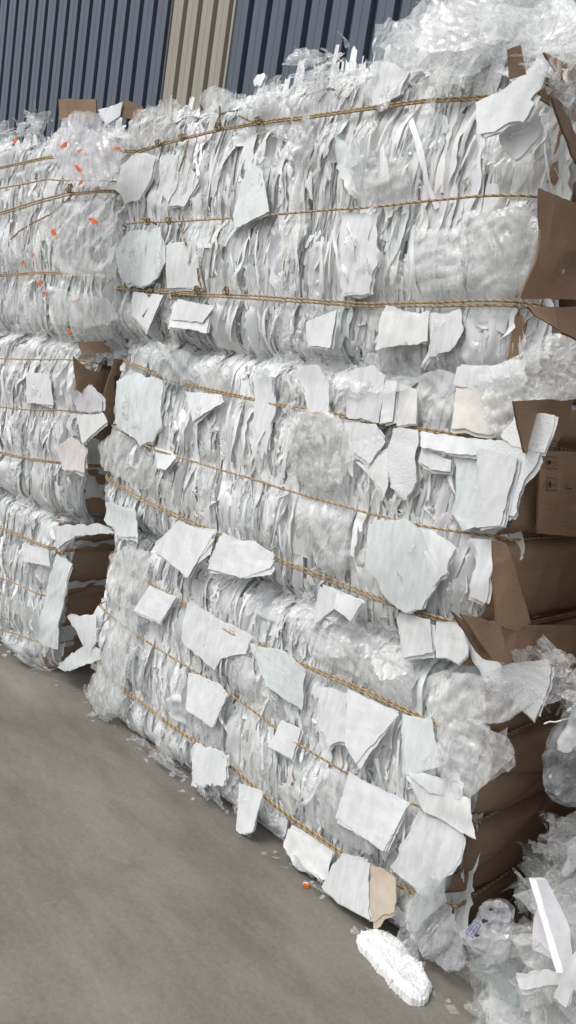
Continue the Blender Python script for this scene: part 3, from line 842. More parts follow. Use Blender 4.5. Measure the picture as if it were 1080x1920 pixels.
# cardboard ends
card_side(top, top.e, 0.03, creases=[(0.1, 2.2, -0.15, 0.01)], seed=1)
card_side(mid, mid.e, 0.07, creases=[(0.15, 1.52, -0.5, 0.02), (0.2, 1.30, 0.1, 0.01)], seed=2, tone=0.88)  # tone slightly lowered to stand for shade on this end
card_side(bot, bot.e, 0.08, creases=[(0.1, 0.50, 0.25, 0.012), (0.12, 0.33, 0.35, 0.014), (0.3, 0.22, 0.1, 0.01), (0.1, 0.62, -0.2, 0.012)], seed=3, tone=0.55, label='brown cardboard end with the shade of the gap put into its tone')  # low tone paints in the shade of the gap
card_side(lmid, lmid.e, 0.02, creases=[(0.1, 1.4, 0.3, 0.02), (0.1, 1.2, -0.4, 0.02)], seed=5)
card_side(lbot, lbot.e, 0.02, creases=[(0.1, 0.4, 0.2, 0.015)], seed=6)

# ------------------------------------------------------------------ single sheets that can be told apart
W_ = (0.79, 0.805, 0.81); B_ = (0.83, 0.845, 0.86); G_ = (0.87, 0.88, 0.88); GG = (0.66, 0.675, 0.68); C_ = (0.77, 0.81, 0.81)
def S(b, pts, **k):
    k.setdefault('seed', int(pts[0][0] * 7 + pts[0][1]) % 9973)
    return sheet(b, pts, parent=b.e, **k)
# top bale
S(top, [(1031, 123), (1010, 119), (969, 143), (946, 162), (892, 192), (899, 255), (923, 248), (950, 227), (978, 226), (997, 197), (990, 187)], off=0.19, lift=0.0, col=B_, crump=0.003, squeeze=False, label='bright white torn sheet with a pointed upper corner', g=0.012, mat=M_PAPER)
S(top, [(940, 205), (997, 197), (1013, 232), (1005, 252), (980, 278), (958, 300), (940, 255)], off=0.15, col=W_, crump=0.006, squeeze=False)
S(top, [(965, 290), (1000, 262), (1003, 300), (975, 385), (950, 388)], off=0.03, col=G_, mat=M_FILM)
S(top, [(245, 288), (270, 286), (292, 292), (284, 335), (262, 376), (236, 382), (213, 352), (222, 310)], off=0.05, col=W_, crump=0.006, lift=0.0)
S(top, [(296, 300), (345, 290), (372, 340), (350, 385), (318, 388), (298, 350)], off=0.03, col=W_, crump=0.003)
S(top, [(466, 300), (490, 318), (504, 396), (444, 430), (438, 405), (450, 350)], off=0.05, lift=0.03, col=C_, crump=0.002)
S(top, [(215, 465), (240, 432), (300, 430), (311, 490), (290, 528), (262, 538), (235, 528), (216, 500)], off=0.055, lift=0.0, col=C_, crump=0.003, squeeze=False)
S(top, [(312, 460), (362, 450), (378, 538), (312, 540)], off=0.035, col=W_)
S(top, [(247, 548), (303, 556), (278, 621), (246, 590)], off=0.05, lift=0.02, col=W_, crump=0.002)
S(top, [(326, 566), (396, 572), (386, 625), (360, 618), (320, 614)], off=0.06, lift=0.03, col=B_, crump=0.001)
S(top, [(332, 566), (402, 575), (380, 604), (322, 600)], off=0.07, lift=0.02, col=W_, crump=0.001)
S(top, [(575, 602), (629, 580), (620, 652), (579, 648)], off=0.04, lift=0.02, col=W_, crump=0.001)
S(top, [(712, 585), (762, 588), (803, 585), (797, 640), (700, 655)], off=0.045, col=G_, crump=0.004)
S(top, [(806, 586), (859, 580), (861, 622), (835, 655), (800, 668), (785, 690), (806, 640)], off=0.05, lift=0.02, col=W_, crump=0.004)
S(top, [(676, 292), (760, 298), (775, 385), (692, 388)], off=0.035, col=G_, mat=M_FILM, crump=0.012, freq=1.8)
S(top, [(770, 430), (866, 425), (870, 558), (790, 562)], off=0.03, col=G_, mat=M_FILM, crump=0.010, freq=1.6)
S(top, [(870, 400), (985, 392), (1005, 440), (985, 520), (960, 560), (880, 560)], off=0.03, col=G_, mat=M_FILM, crump=0.012, freq=1.6)
S(top, [(640, 400), (700, 398), (712, 470), (690, 548), (640, 548)], off=0.025, col=W_, crump=0.004)
S(top, [(228, 240), (252, 200), (305, 192), (322, 215), (318, 245), (292, 268), (262, 278), (236, 262)], off=0.05, lift=0.0, col=(0.78, 0.77, 0.74), mat=M_FILM, crump=0.016, squeeze=False, label='rounded lobe of cloudy film at the left end of the bale')
S(top, [(364, 186), (372, 165), (396, 156), (430, 172), (440, 190), (420, 215), (380, 210)], off=0.02, col=W_, mat=M_FILM, crump=0.012)
S(top, [(478, 160), (474, 148), (480, 138), (492, 135), (496, 140), (490, 162)], off=-0.02, col=W_, crump=0.002, squeeze=False)
S(top, [(440, 190), (540, 168), (580, 190), (585, 230), (540, 262), (500, 240), (455, 235)], off=0.035, col=G_, mat=M_FILM, crump=0.02, freq=1.5)
S(top, [(540, 210), (585, 215), (600, 265), (590, 300), (560, 310), (540, 290)], off=0.05, col=G_, mat=M_FILM, crump=0.02, freq=1.5, squeeze=False)
S(top, [(690, 118), (702, 110), (760, 130), (750, 180), (700, 200)], off=0.02, col=W_, crump=0.006)
# middle bale
S(mid, [(345, 733), (410, 742), (416, 756), (362, 790)], off=0.06, lift=0.03, col=B_, crump=0.001, label='bright white triangular corner sheet below the rope')
S(mid, [(215, 712), (250, 700), (300, 712), (302, 800), (285, 828), (262, 835), (222, 800), (214, 790)], off=0.05, lift=0.0, col=C_, crump=0.008, squeeze=False)
S(mid, [(262, 640), (305, 640), (365, 672), (362, 712), (318, 715), (290, 695), (262, 672)], off=0.055, lift=0.0, col=C_, mat=M_FILM, crump=0.014, squeeze=False)
S(mid, [(368, 672), (425, 690), (430, 735), (365, 730)], off=0.03, col=G_, mat=M_FILM, crump=0.012)
S(mid, [(470, 690), (505, 692), (512, 760), (500, 850), (478, 800)], off=0.035, col=W_, crump=0.005)
S(mid, [(552, 684), (590, 680), (612, 715), (615, 775), (575, 770)], off=0.03, col=W_, crump=0.006)
S(mid, [(658, 700), (668, 687), (700, 686), (718, 700), (715, 745), (706, 792), (650, 785), (645, 755)], off=0.06, lift=0.0, curl=-0.01, col=W_, crump=0.003, label='rounded smooth folded packet above the rope')
S(mid, [(722, 712), (742, 715), (736, 790), (714, 792)], off=0.055, col=W_, crump=0.002)
S(mid, [(744, 718), (778, 730), (780, 795), (742, 798)], off=0.05, col=(0.80, 0.79, 0.775), crump=0.004)
S(mid, [(785, 708), (812, 690), (850, 700), (852, 770), (846, 788), (786, 785)], off=0.06, col=G_, mat=M_FILM, crump=0.010)
S(mid, [(852, 690), (970, 680), (965, 716), (955, 742), (850, 722)], off=0.085, lift=0.0, col=W_, crump=0.006, squeeze=False)
S(mid, [(852, 722), (940, 738), (938, 805), (920, 812), (850, 800)], off=0.07, col=(0.76, 0.74, 0.69), mat=M_STAIN, crump=0.006, label='stained yellowish packet under the clear film')
S(mid, [(905, 730), (975, 700), (972, 790), (930, 830), (918, 800)], off=0.09, lift=0.0, col=G_, mat=M_CLEAR, crump=0.022, freq=2, squeeze=False)
S(mid, [(646, 790), (705, 802), (722, 828), (690, 870), (663, 848), (648, 830)], off=0.06, lift=0.02, col=B_, crump=0.003)
S(mid, [(690, 870), (728, 842), (730, 910), (722, 935), (700, 905), (668, 865)], off=0.045, lift=0.0, col=G_, crump=0.004)
S(mid, [(732, 802), (780, 806), (782, 900), (760, 938), (738, 920), (727, 870)], off=0.055, lift=0.01, col=W_, crump=0.005, mat=M_RIB)
S(mid, [(788, 812), (900, 826), (985, 830), (980, 858), (860, 852), (790, 838)], off=0.085, lift=0.01, col=B_, crump=0.002, squeeze=False, label='wide bright white strip hanging just below the rope')
S(mid, [(790, 838), (845, 862), (842, 885), (812, 880), (788, 862)], off=0.075, lift=0.02, col=W_, crump=0.003)
S(mid, [(856, 850), (900, 858), (905, 985), (870, 1000), (852, 960)], off=0.06, col=C_, crump=0.003)
S(mid, [(965, 778), (1035, 776), (1030, 800), (1014, 848), (1002, 848), (958, 835), (940, 812)], off=0.10, lift=0.0, col=G_, mat=M_RIB, crump=0.003, squeeze=False, label='grey translucent ribbed sheet sticking out past the right edge')
S(mid, [(930, 828), (1012, 834), (1015, 850), (985, 900), (958, 970), (930, 960), (900, 860)], off=0.095, lift=0.0, col=B_, mat=M_RIB, crump=0.003, squeeze=False)
S(mid, [(895, 838), (969, 857), (940, 968), (935, 985), (890, 990), (896, 900)], off=0.115, lift=0.0, col=W_, crump=0.002, squeeze=False, label='large smooth square sheet at the right end of the bale')
S(mid, [(700, 975), (760, 972), (782, 985), (800, 1020), (815, 1060), (812, 1100), (786, 1140), (760, 1152), (735, 1140), (722, 1125), (705, 1080), (684, 1048)], off=0.085, lift=0.0, col=C_, crump=0.006, label='large smooth white sheet hanging over two ropes', squeeze=False, g=0.013)
S(mid, [(775, 988), (828, 1003), (852, 1030), (838, 1075), (812, 1100), (800, 1045)], off=0.07, lift=0.0, col=W_, crump=0.010)
S(mid, [(880, 1012), (920, 1016), (922, 1060), (902, 1135), (878, 1120), (890, 1060)], off=0.08, lift=0.0, col=B_, crump=0.008, squeeze=False)
S(mid, [(330, 978), (398, 1000), (352, 1083), (286, 1032)], off=0.075, lift=0.01, col=B_, crump=0.001, label='square white foam sheet tilted below the rope')
S(mid, [(335, 990), (400, 1005), (395, 1040), (348, 1072), (300, 1045)], off=0.06, lift=0.01, col=W_, crump=0.001)
S(mid, [(410, 1005), (475, 1020), (512, 1052), (506, 1066), (452, 1084), (386, 1066)], off=0.075, lift=0.01, col=B_, crump=0.001, label='pale foam sheet hanging from the third rope')
S(mid, [(415, 1000), (508, 1040), (510, 1060), (440, 1045)], off=0.06, lift=0.01, col=W_, crump=0.001)
S(mid, [(288, 838), (318, 846), (330, 858), (312, 882), (295, 875)], off=0.06, lift=0.03, col=B_, crump=0.001)
S(mid, [(530, 770), (600, 765), (655, 800), (660, 880), (620, 920), (560, 915), (535, 850)], off=0.06, lift=0.0, col=(0.87, 0.87, 0.86), mat=M_FILM, crump=0.020, freq=1.8, squeeze=False, label='loose cloud of greyish film between the ropes')
S(mid, [(560, 905), (640, 930), (660, 1000), (640, 1085), (590, 1075), (560, 1000), (548, 950)], off=0.05, lift=0.0, col=G_, mat=M_FILM, crump=0.018, freq=1.5)
S(mid, [(175, 830), (215, 805), (262, 830), (290, 870), (280, 925), (235, 905), (190, 880)], off=0.055, lift=0.0, col=G_, mat=M_FILM, crump=0.016, squeeze=False)
S(mid, [(195, 940), (250, 955), (258, 1010), (222, 1005), (190, 975)], off=0.06, lift=0.02, col=C_, crump=0.004, squeeze=False)
S(mid, [(598, 1100), (655, 1118), (680, 1130), (656, 1166), (628, 1140), (590, 1170)], off=0.055, lift=0.02, col=W_, crump=0.003)
S(mid, [(630, 1112), (678, 1130), (655, 1165), (627, 1140)], off=0.07, lift=0.01, col=B_, crump=0.001)
S(mid, [(740, 1150), (800, 1162), (805, 1225), (752, 1235)], off=0.045, col=W_, crump=0.006)
S(mid, [(808, 1165), (862, 1175), (870, 1225), (850, 1248), (808, 1230)], off=0.05, col=W_, crump=0.008)
# bottom bale
S(bot, [(278, 1098), (328, 1120), (300, 1168), (253, 1145)], off=0.065, lift=0.02, col=B_, crump=0.001, label='small square white sheet near the left end')
S(bot, [(345, 1130), (400, 1160), (470, 1190), (462, 1225), (420, 1230), (402, 1255), (380, 1240), (340, 1200)], off=0.055, lift=0.01, col=W_, crump=0.006)
S(bot, [(352, 1262), (405, 1284), (424, 1305), (396, 1365), (349, 1330)], off=0.07, lift=0.01, col=B_, crump=0.002, label='square white foam sheet between the two lower ropes, left of centre')
S(bot, [(470, 1207), (540, 1232), (570, 1265), (562, 1332), (500, 1290)], off=0.06, lift=0.01, col=C_, crump=0.003)
S(bot, [(650, 1292), (746, 1340), (665, 1432), (646, 1396)], off=0.08, lift=0.01, col=B_, crump=0.001, label='large bright white triangular foam sheet under the upper rope', g=0.02)
S(bot, [(750, 1342), (806, 1352), (820, 1440), (760, 1455)], off=0.07, lift=0.01, col=C_, crump=0.005)
S(bot, [(596, 1290), (646, 1300), (648, 1390), (620, 1395), (600, 1370)], off=0.06, lift=0.01, col=W_, crump=0.006)
S(bot, [(528, 1350), (562, 1368), (546, 1424), (505, 1398)], off=0.06, lift=0.02, col=W_, crump=0.002)
S(bot, [(652, 1448), (762, 1512), (718, 1596), (627, 1535)], off=0.085, lift=0.01, col=B_, crump=0.001, label='large square white foam sheet between the two lower ropes', g=0.02)
S(bot, [(600, 1440), (655, 1450), (700, 1600), (640, 1590), (590, 1545)], off=0.055, lift=0.0, col=W_, crump=0.005, mat=M_FILM)
S(bot, [(446, 1468), (491, 1490), (474, 1560), (438, 1567)], off=0.10, lift=0.01, col=B_, crump=0.0006, squeeze=False, label='narrow bright white sheet hanging over the floor edge')
S(bot, [(362, 1395), (425, 1422), (420, 1472), (357, 1474)], off=0.08, lift=0.01, col=B_, crump=0.002, jag=0.004)
S(bot, [(640, 1600), (690, 1622), (694, 1728), (655, 1705), (602, 1664)], off=0.09, lift=0.02, col=W_, crump=0.003)
S(bot, [(688, 1622), (738, 1650), (738, 1712), (700, 1732), (690, 1728)], off=0.095, lift=0.02, col=(0.60, 0.52, 0.42), mat=M_STAIN, crump=0.004, jag=0.004, label='dirty brown-stained sheet at the foot of the bale', squeeze=False)
S(bot, [(535, 1555), (620, 1600), (605, 1650), (545, 1625), (528, 1590)], off=0.06, lift=0.02, col=G_, mat=M_STAIN, crump=0.010)
S(bot, [(760, 1450), (800, 1455), (860, 1480), (856, 1506), (800, 1490)], off=0.11, lift=0.0, col=B_, crump=0.006, squeeze=False)
S(bot, [(762, 1460), (855, 1492), (872, 1500), (888, 1578), (850, 1560), (790, 1525)], off=0.095, lift=0.0, col=G_, crump=0.006, squeeze=False, label='grey-white sheet folded over the lower right corner')
S(bot, [(785, 1525), (860, 1560), (855, 1610), (800, 1690), (732, 1640)], off=0.08, lift=0.0, col=W_, crump=0.008, squeeze=False)
S(bot, [(800, 1650), (833, 1645), (832, 1695), (762, 1758), (758, 1700)], off=0.085, lift=0.0, col=C_, crump=0.003, mat=M_FILM, squeeze=False)
S(bot, [(812, 1345), (870, 1350), (930, 1380), (952, 1425), (905, 1470), (870, 1510), (830, 1460), (815, 1400)], off=0.085, lift=0.0, col=G_, crump=0.016, mat=M_FILM, squeeze=False, freq=1.5)
S(bot, [(800, 1260), (880, 1270), (965, 1285), (985, 1330), (900, 1365), (820, 1358), (795, 1310)], off=0.085, lift=0.0, col=G_, crump=0.014, mat=M_FILM, squeeze=False, freq=1.5)
S(bot, [(560, 1175), (680, 1220), (770, 1245), (760, 1330), (660, 1285), (590, 1245)], off=0.05, lift=0.0, col=G_, crump=0.012, mat=M_FILM)
S(bot, [(232, 1120), (262, 1145), (245, 1230), (215, 1330), (185, 1350), (150, 1300), (180, 1250), (212, 1180)], off=0.075, lift=0.0, col=G_, crump=0.010, mat=M_FILM, squeeze=False, label='long diagonal veil of film at the left end of the bale')
S(bot, [(205, 1040), (235, 1020), (275, 1040), (272, 1120), (225, 1140), (200, 1110)], off=0.06, lift=0.0, col=G_, crump=0.016, mat=M_FILM, squeeze=False)
S(bot, [(122, 1155), (175, 1153), (180, 1200), (160, 1230), (140, 1185)], off=0.04, lift=0.02, col=W_, crump=0.003, squeeze=False, hinge='right')
S(bot, [(100, 1252), (150, 1215), (185, 1220), (188, 1235), (118, 1262)], off=0.04, lift=0.03, col=C_, crump=0.003, squeeze=False, hinge='right')
S(mid, [(905, 1262), (960, 1245), (1032, 1250), (1028, 1285), (1000, 1352)], off=0.01, lift=0.0, col=GG, crump=0.002, mat=M_RIB, squeeze=False, label='grey translucent triangular sheet hanging over the dark gap')
S(mid, [(870, 1205), (900, 1225), (938, 1262), (925, 1292), (905, 1280), (880, 1245)], off=0.03, lift=0.0, col=W_, crump=0.004, squeeze=False)
# left stack
S(ltop, [(100, 235), (125, 205), (178, 205), (190, 240), (215, 262), (228, 290), (190, 330), (130, 325), (95, 290), (86, 270)], off=0.16, lift=0.0, col=(0.84, 0.83, 0.85), crump=0.022, mat=M_FILM, squeeze=False, label='big cloudy film bag bulging at the right end, orange scraps inside')
S(ltop, [(90, 255), (155, 228), (200, 262), (218, 300), (180, 345), (120, 340), (100, 310)], off=0.18, lift=0.0, col=(0.84, 0.83, 0.86), crump=0.020, mat=M_FILM, squeeze=False)
S(ltop, [(110, 385), (150, 375), (212, 385), (220, 450), (205, 505), (150, 500), (105, 470), (98, 425)], off=0.16, lift=0.0, col=(0.84, 0.84, 0.85), crump=0.022, mat=M_FILM, squeeze=False)
S(ltop, [(95, 480), (212, 490), (205, 520), (120, 512)], off=0.15, lift=0.0, col=G_, crump=0.008, mat=M_FILM, squeeze=False)
S(ltop, [(100, 540), (200, 560), (212, 600), (150, 610), (90, 590)], off=0.09, lift=0.0, col=G_, crump=0.016, mat=M_FILM, squeeze=False)
S(ltop, [(182, 206), (228, 190), (222, 215), (200, 232)], off=-0.02, lift=0.0, col=B_, crump=0.003, squeeze=False)
S(lmid, [(134, 750), (163, 720), (188, 750), (186, 770), (150, 772), (135, 768)], off=0.06, lift=0.0, col=(0.72, 0.70, 0.74), crump=0.006, squeeze=False)
S(lmid, [(140, 782), (192, 774), (200, 790), (152, 832)], off=0.07, lift=0.0, col=G_, crump=0.003, squeeze=False)
S(lmid, [(100, 835), (130, 820), (155, 850), (150, 885), (110, 880)], off=0.05, lift=0.0, col=(0.82, 0.78, 0.78), crump=0.004)
S(lmid, [(48, 700), (90, 700), (100, 760), (50, 755)], off=0.04, col=W_, crump=0.003)
S(lbot, [(40, 1020), (88, 1030), (92, 1062), (44, 1052)], off=0.05, col=W_, crump=0.002)
S(lbot, [(95, 1040), (128, 1060), (112, 1130), (102, 1215), (62, 1205), (80, 1110)], off=0.06, lift=0.0, col=C_, crump=0.008, squeeze=False)
S(lbot, [(90, 985), (170, 985), (205, 1000), (130, 1005), (100, 1028)], off=0.09, lift=0.0, col=W_, crump=0.006, squeeze=False)
for i, (x, y, a, L) in enumerate([(27, 262, 1.2, 9), (118, 272, 0.9, 11), (148, 282, 0.2, 9), (216, 277, 0.1, 10), (145, 315, -0.9, 13), (148, 342, 1.0, 7), (98, 436, -1.2, 13), (172, 413, -0.6, 14), (40, 492, 1.2, 7), (73, 530, 1.4, 9), (84, 551, -1, 7), (140, 564, 0.3, 9), (128, 620, -1.2, 9), (60, 478, 1.2, 5), (20, 420, 1.3, 5)]):
    c, s_ = math.cos(a), math.sin(a)
    o_ = 0.21 if (x > 85 and y < 330) else (0.185 if x > 85 and y < 540 else 0.07)
    S(ltop, [(x + (dx * c - dy * s_) * L, y - (dx * s_ + dy * c) * L) for dx, dy in ((-0.8, -0.15), (0.2, -0.32), (0.85, -0.05), (0.5, 0.28), (-0.5, 0.22))], off=o_, lift=0, name='orange_scrap', mat=M_ORANGE, crump=0.002, squeeze=False, g=0.01)

# ------------------------------------------------------------------ cardboard flaps
Ft, Fm, Fb = side_frame(top), side_frame(mid), side_frame(bot)
card_flap(Ft, [(1000, 150), (1040, 130), (1100, 150), (1100, 245), (1040, 212), (1002, 188)], top.e, off=0.0, lift=0.01, tone=0.98, seed=1)
card_flap(Ft, [(950, 150), (956, 92), (978, 84), (984, 140)], top.e, off=0.0, lift=0.01, tone=0.9, seed=21)
card_flap(Ft, [(992, 190), (1012, 192), (1052, 225), (1100, 300), (1100, 335), (1060, 290), (1030, 240)], top.e, off=0.06, lift=0.05, hinge='right', tone=0.8, seed=2, label='folded cardboard flap sticking out diagonally')
card_flap(Ft, [(1011, 353), (1100, 392), (1100, 562), (975, 560), (998, 490), (1012, 430)], top.e, off=0.045, lift=0.0, tone=1.0, seed=3)
card_flap(Ft, [(975, 574), (1100, 576), (1100, 642), (1060, 635), (1020, 618), (985, 592)], top.e, off=0.04, lift=0.04, tone=1.05, seed=4, hinge='top')
card_flap(Fm, [(851, 1148), (872, 1166), (1000, 1172), (1080, 1172), (1110, 1200), (1110, 1255), (1000, 1248), (905, 1235), (892, 1222)], mid.e, off=0.075, lift=0.03, tone=1.08, seed=5, label='creased cardboard flap folded out at the foot of the bale end', th=0.012)
card_flap(Fm, [(860, 1150), (900, 1158), (935, 1172), (935, 1228), (908, 1230)], mid.e, off=0.095, lift=0.015, tone=0.95, seed=15, th=0.006)
card_flap(Fm, [(921, 1012), (948, 1018), (968, 1090), (988, 1165), (960, 1180), (922, 1168)], mid.e, off=0.085, lift=0.01, tone=1.12, seed=6)
card_flap(Fm, [(960, 752), (1075, 746), (1060, 790), (1030, 850), (985, 850)], mid.e, off=0.05, lift=0.0, tone=0.85, seed=7)
card_flap(Fm, [(1012, 846), (1100, 848), (1100, 1008), (1008, 1000)], mid.e, off=0.068, lift=0.0, tone=1.0, seed=8, crump=0.002, label='printed cardboard panel with a fragile glass and an umbrella symbol')
card_flap(Ft, [(1010, 100), (1100, 140), (1100, 170), (1030, 150)], top.e, off=0.03, lift=0.02, tone=1.05, seed=9)
Fl = side_frame(lmid)
card_flap(Fl, [(145, 640), (205, 640), (200, 660), (148, 662)], lmid.e, off=0.05, lift=0.03, tone=0.95, seed=10, hinge='top')
card_flap(Fl, [(215, 672), (262, 680), (262, 700), (212, 705), (212, 800), (190, 790), (192, 735)], lmid.e, off=0.10, lift=0.03, tone=1.05, seed=11)
card_flap(Fl, [(138, 668), (160, 690), (205, 705), (190, 760), (140, 730)], lmid.e, off=0.04, lift=0.02, tone=0.8, seed=12)
# scraps of carton on top of the left stack
card_flap(LEFT, [(110, 186), (182, 187), (184, 222), (110, 225)], ltop.e, off=-0.05, lift=0.0, tone=0.62, seed=13)
card_flap(LEFT, [(233, 186), (268, 200), (262, 226), (215, 218)], ltop.e, off=-0.04, lift=0.0, tone=0.5, seed=14)

# printed marks on the cardboard panel of the middle bale
def mark(strokes, parent, F, off=0.0775, w=0.0016, blobs=()):
    q = MB()
    for st in strokes:
        P = F.poly(st, off)
        for (a, b) in zip(P[:-1], P[1:]):
            a, b = np.array(a), np.array(b); t = b - a; n = np.array([-t[1], t[0]]) / (np.linalg.norm(t) + 1e-9) * w / 2
            t = t / (np.linalg.norm(t) + 1e-9) * w / 2
            Q = np.array([a - n - t, a + n - t, b + n + t, b - n + t])
            q.add(F.w(Q[:, 0], Q[:, 1], off), [[0, 1, 2, 3]])
    for (x, y, rx, ry) in blobs:
        c = F.at(x, y, off); e1 = F.at(x + rx, y, off); e2 = F.at(x, y + ry, off)
        tt = np.linspace(0, 2 * math.pi, 13)[:-1]
        u = c[0] + (e1[0] - c[0]) * np.cos(tt) + (e2[0] - c[0]) * np.sin(tt); v = c[1] + (e1[1] - c[1]) * np.cos(tt) + (e2[1] - c[1]) * np.sin(tt)
        q.add(np.concatenate([F.w(u, v, off + 0.0004), [F.w(c[0], c[1], off + 0.0004)]]), [[i, (i + 1) % 12, 12] for i in range(12)])
    return q.build('printed_mark', M_INK, parent, smooth=False)
mark([[(1025, 855), (1045, 858), (1045, 880), (1025, 878), (1025, 855)], [(1031, 867), (1041, 868)], [(1041, 863), (1041, 873)]], mid.e, Fm, blobs=[(1030, 867, 3.4, 4.2)])
mark([[(1025, 896), (1044.5, 898), (1043.5, 920), (1024.6, 919), (1025, 896)], [(1031, 908), (1041, 909)], [(1041, 904), (1042, 910), (1039, 913)]], mid.e, Fm, blobs=[(1031, 908, 2.2, 7)])
mark([[(1062.5, 904), (1061.5, 915), (1072, 917)]], mid.e, Fm, w=0.0026)
mark([[(1046, 203), (1058, 208)]], top.e, Ft, off=0.012, w=0.008)
mark([[(1076, 150), (1076, 156)], [(1075, 162), (1075, 168)], [(1074, 174), (1074, 180)], [(1073, 186), (1073, 192)], [(1072, 198), (1072, 204)]], top.e, Ft, off=0.012)
mark([[(1033, 826), (1052, 828), (1050, 841), (1032, 839), (1033, 826)], [(1034, 833), (1040, 834)], [(1043, 831), (1049, 832)], [(1042, 837), (1049, 838)]], mid.e, Fm, off=0.062)

# ------------------------------------------------------------------ loose film heaps
def patch(q, c, R, seed, amp=0.02, n=16, nrm=None, asp=None, col=None, floor=0.004):
    """a torn, folded piece of film"""
    rng = np.random.default_rng(seed)
    if nrm is None:
        nrm = np.array([0.5, -0.75, 0.45]) + rng.normal(0, 0.6, 3)
    nrm = nrm / np.linalg.norm(nrm)
    e1 = np.cross(nrm, rng.normal(0, 1, 3)); e1 /= np.linalg.norm(e1); e2 = np.cross(nrm, e1)
    asp = rng.uniform(0.4, 1.0) if asp is None else asp
    u = np.linspace(-1, 1, n)[:, None] + np.zeros((1, n)); v = np.linspace(-1, 1, n)[None, :] + np.zeros((n, 1))
    o = rng.uniform(0, 100, 4)
    # uneven quadrilateral with a ragged rim
    k = rng.uniform(-0.35, 0.35, 4)
    rim = np.maximum(np.abs(u), np.abs(v)) ** 4
    x = u * (1 + k[0] * v) + k[1] * v + 0.16 * rim * vn(u * 4 + o[0], v * 4, o[1], 7); y = v * (1 + k[2] * u) + k[3] * u + 0.16 * rim * vn(u * 4 + o[2], v * 4, o[3], 8)
    r0 = rng.uniform(-0.8, 0.8) * rim
    H = R * 0.34 * (amp / 0.02) * folds(u, v, rng, 4) + amp * 0.30 * wrinkle(u * 1.2, v * 1.2, rng) + amp * 0.5 * r0
    P = np.asarray(c) + (x * R * asp)[..., None] * e1 + (y * R)[..., None] * e2 + H[..., None] * nrm
    P = P + rng.normal(0, 0.002 * R, P.shape)
    P[..., 2] = np.maximum(P[..., 2], floor)
    cc = (tints(rng, 1)[0] if col is None else np.array(col))
    q.grid(P, np.tile(cc, (n * n, 1)))
def ribbon(q, c, L, w, seed, droop=0.3, col=None, dirn=None):
    rng = np.random.default_rng(seed)
    d = rng.normal(0, 1, 3) + np.array([0, -0.4, 0.5]) if dirn is None else np.array(dirn) + rng.normal(0, 0.35, 3)
    d /= np.linalg.norm(d); s = np.cross(d, rng.normal(0, 1, 3)); s /= np.linalg.norm(s)
    n = 14; t = np.linspace(0, 1, n); o = rng.uniform(0, 90, 3)
    C = np.asarray(c) + d * (t * L)[:, None] + 0.16 * L * np.stack([vn(t * 3 + o[k], 0.5, 0.5, 30 + k) for k in range(3)], 1)
    C[:, 2] -= droop * L * t ** 2
    ww = w * (1 - 0.7 * t ** 2) * (0.7 + 0.4 * vn(t * 6 + o[0], 0.3, 0.3, 40))
    th = 3 * vn(t * 2 + o[1], 0.3, 0.3, 41); up = np.cross(d, s)
    sd_ = s * np.cos(th)[:, None] + up * np.sin(th)[:, None]
    P = np.stack([C - sd_ * ww[:, None], C + up * (ww * 0.3)[:, None], C + sd_ * ww[:, None]], 1)
    P[..., 2] = np.maximum(P[..., 2], 0.004)
    q.grid(P, np.tile(tints(rng, 1)[0] if col is None else np.array(col), (P.shape[0] * 3, 1)))

def heap(name, label, cat, spots, F, seed, mat=M_FILM, R=(0.05, 0.11), amp=(0.012, 0.028), per=3, rib=4, jit=22, drange=(-0.25, 0.0), tone=1.0, ribL=(0.05, 0.13)):
    rng = np.random.default_rng(seed); q = MB(); cs = []
    for (x, y) in spots:
        for k in range(per):
            d = rng.uniform(*drange); a, z = F.at(x + rng.normal(0, jit * 0.5), y + rng.normal(0, jit * 0.5), d)
            c = F.w(a, z, d); cs.append(c)
            patch(q, c, rng.uniform(*R), seed * 1000 + len(cs), rng.uniform(*amp))
            for _ in range(rib):
                ribbon(q, c + rng.normal(0, 0.03, 3), rng.uniform(*ribL), rng.uniform(0.003, 0.010), int(rng.integers(1e6)))
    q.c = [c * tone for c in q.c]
    base = np.mean(cs, 0); base[2] = min(c[2] for c in cs)
    e = q.build(name, mat, None, smooth=False, loc=base)
    tag(e, label, cat)
    q2 = MB()
    for i, c in enumerate(cs):
        patch(q2, c + rng.normal(0, 0.03, 3) + np.array([0, -0.02, 0.02]), rng.uniform(*R) * 1.1, seed * 1000 + 500 + i, rng.uniform(*amp))
        for _ in range(rib):
            ribbon(q2, c + rng.normal(0, 0.035, 3), rng.uniform(*ribL) * 1.2, rng.uniform(0.006, 0.02), int(rng.integers(1e6)))
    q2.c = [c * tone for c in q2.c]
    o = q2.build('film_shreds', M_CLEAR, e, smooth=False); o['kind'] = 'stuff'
    return e
heap('film_heap', 'big tangled heap of loose clear film on the top right corner of the stack', 'film heap',
     [(800, 95), (835, 75), (870, 60), (905, 45), (940, 30), (975, 30), (1010, 40), (1045, 60), (1080, 90), (870, 100), (915, 85), (960, 75), (1005, 90), (1050, 120), (1080, 140), (840, 115), (990, 130), (1040, 155), (950, 15), (990, 5), (930, 120), (895, 125)], NEAR, 50, per=3, rib=4, drange=(-0.3, 0.02), R=(0.04, 0.11), tone=1.04)
heap('film_drape', 'matted film draped over the top of the tan cardboard end, upper right', 'film sheet', [(1040, 130), (1065, 160), (1085, 185), (1055, 130), (1085, 150)], side_frame(top), 55, per=2, rib=2, R=(0.03, 0.07), drange=(0.02, 0.06), jit=12)
heap('film_tuft', 'wispy tuft of clear film standing up left of the big heap on top', 'film tuft', [(600, 160), (640, 154)], NEAR, 51, per=2, R=(0.03, 0.06), drange=(-0.1, 0.0), rib=5)
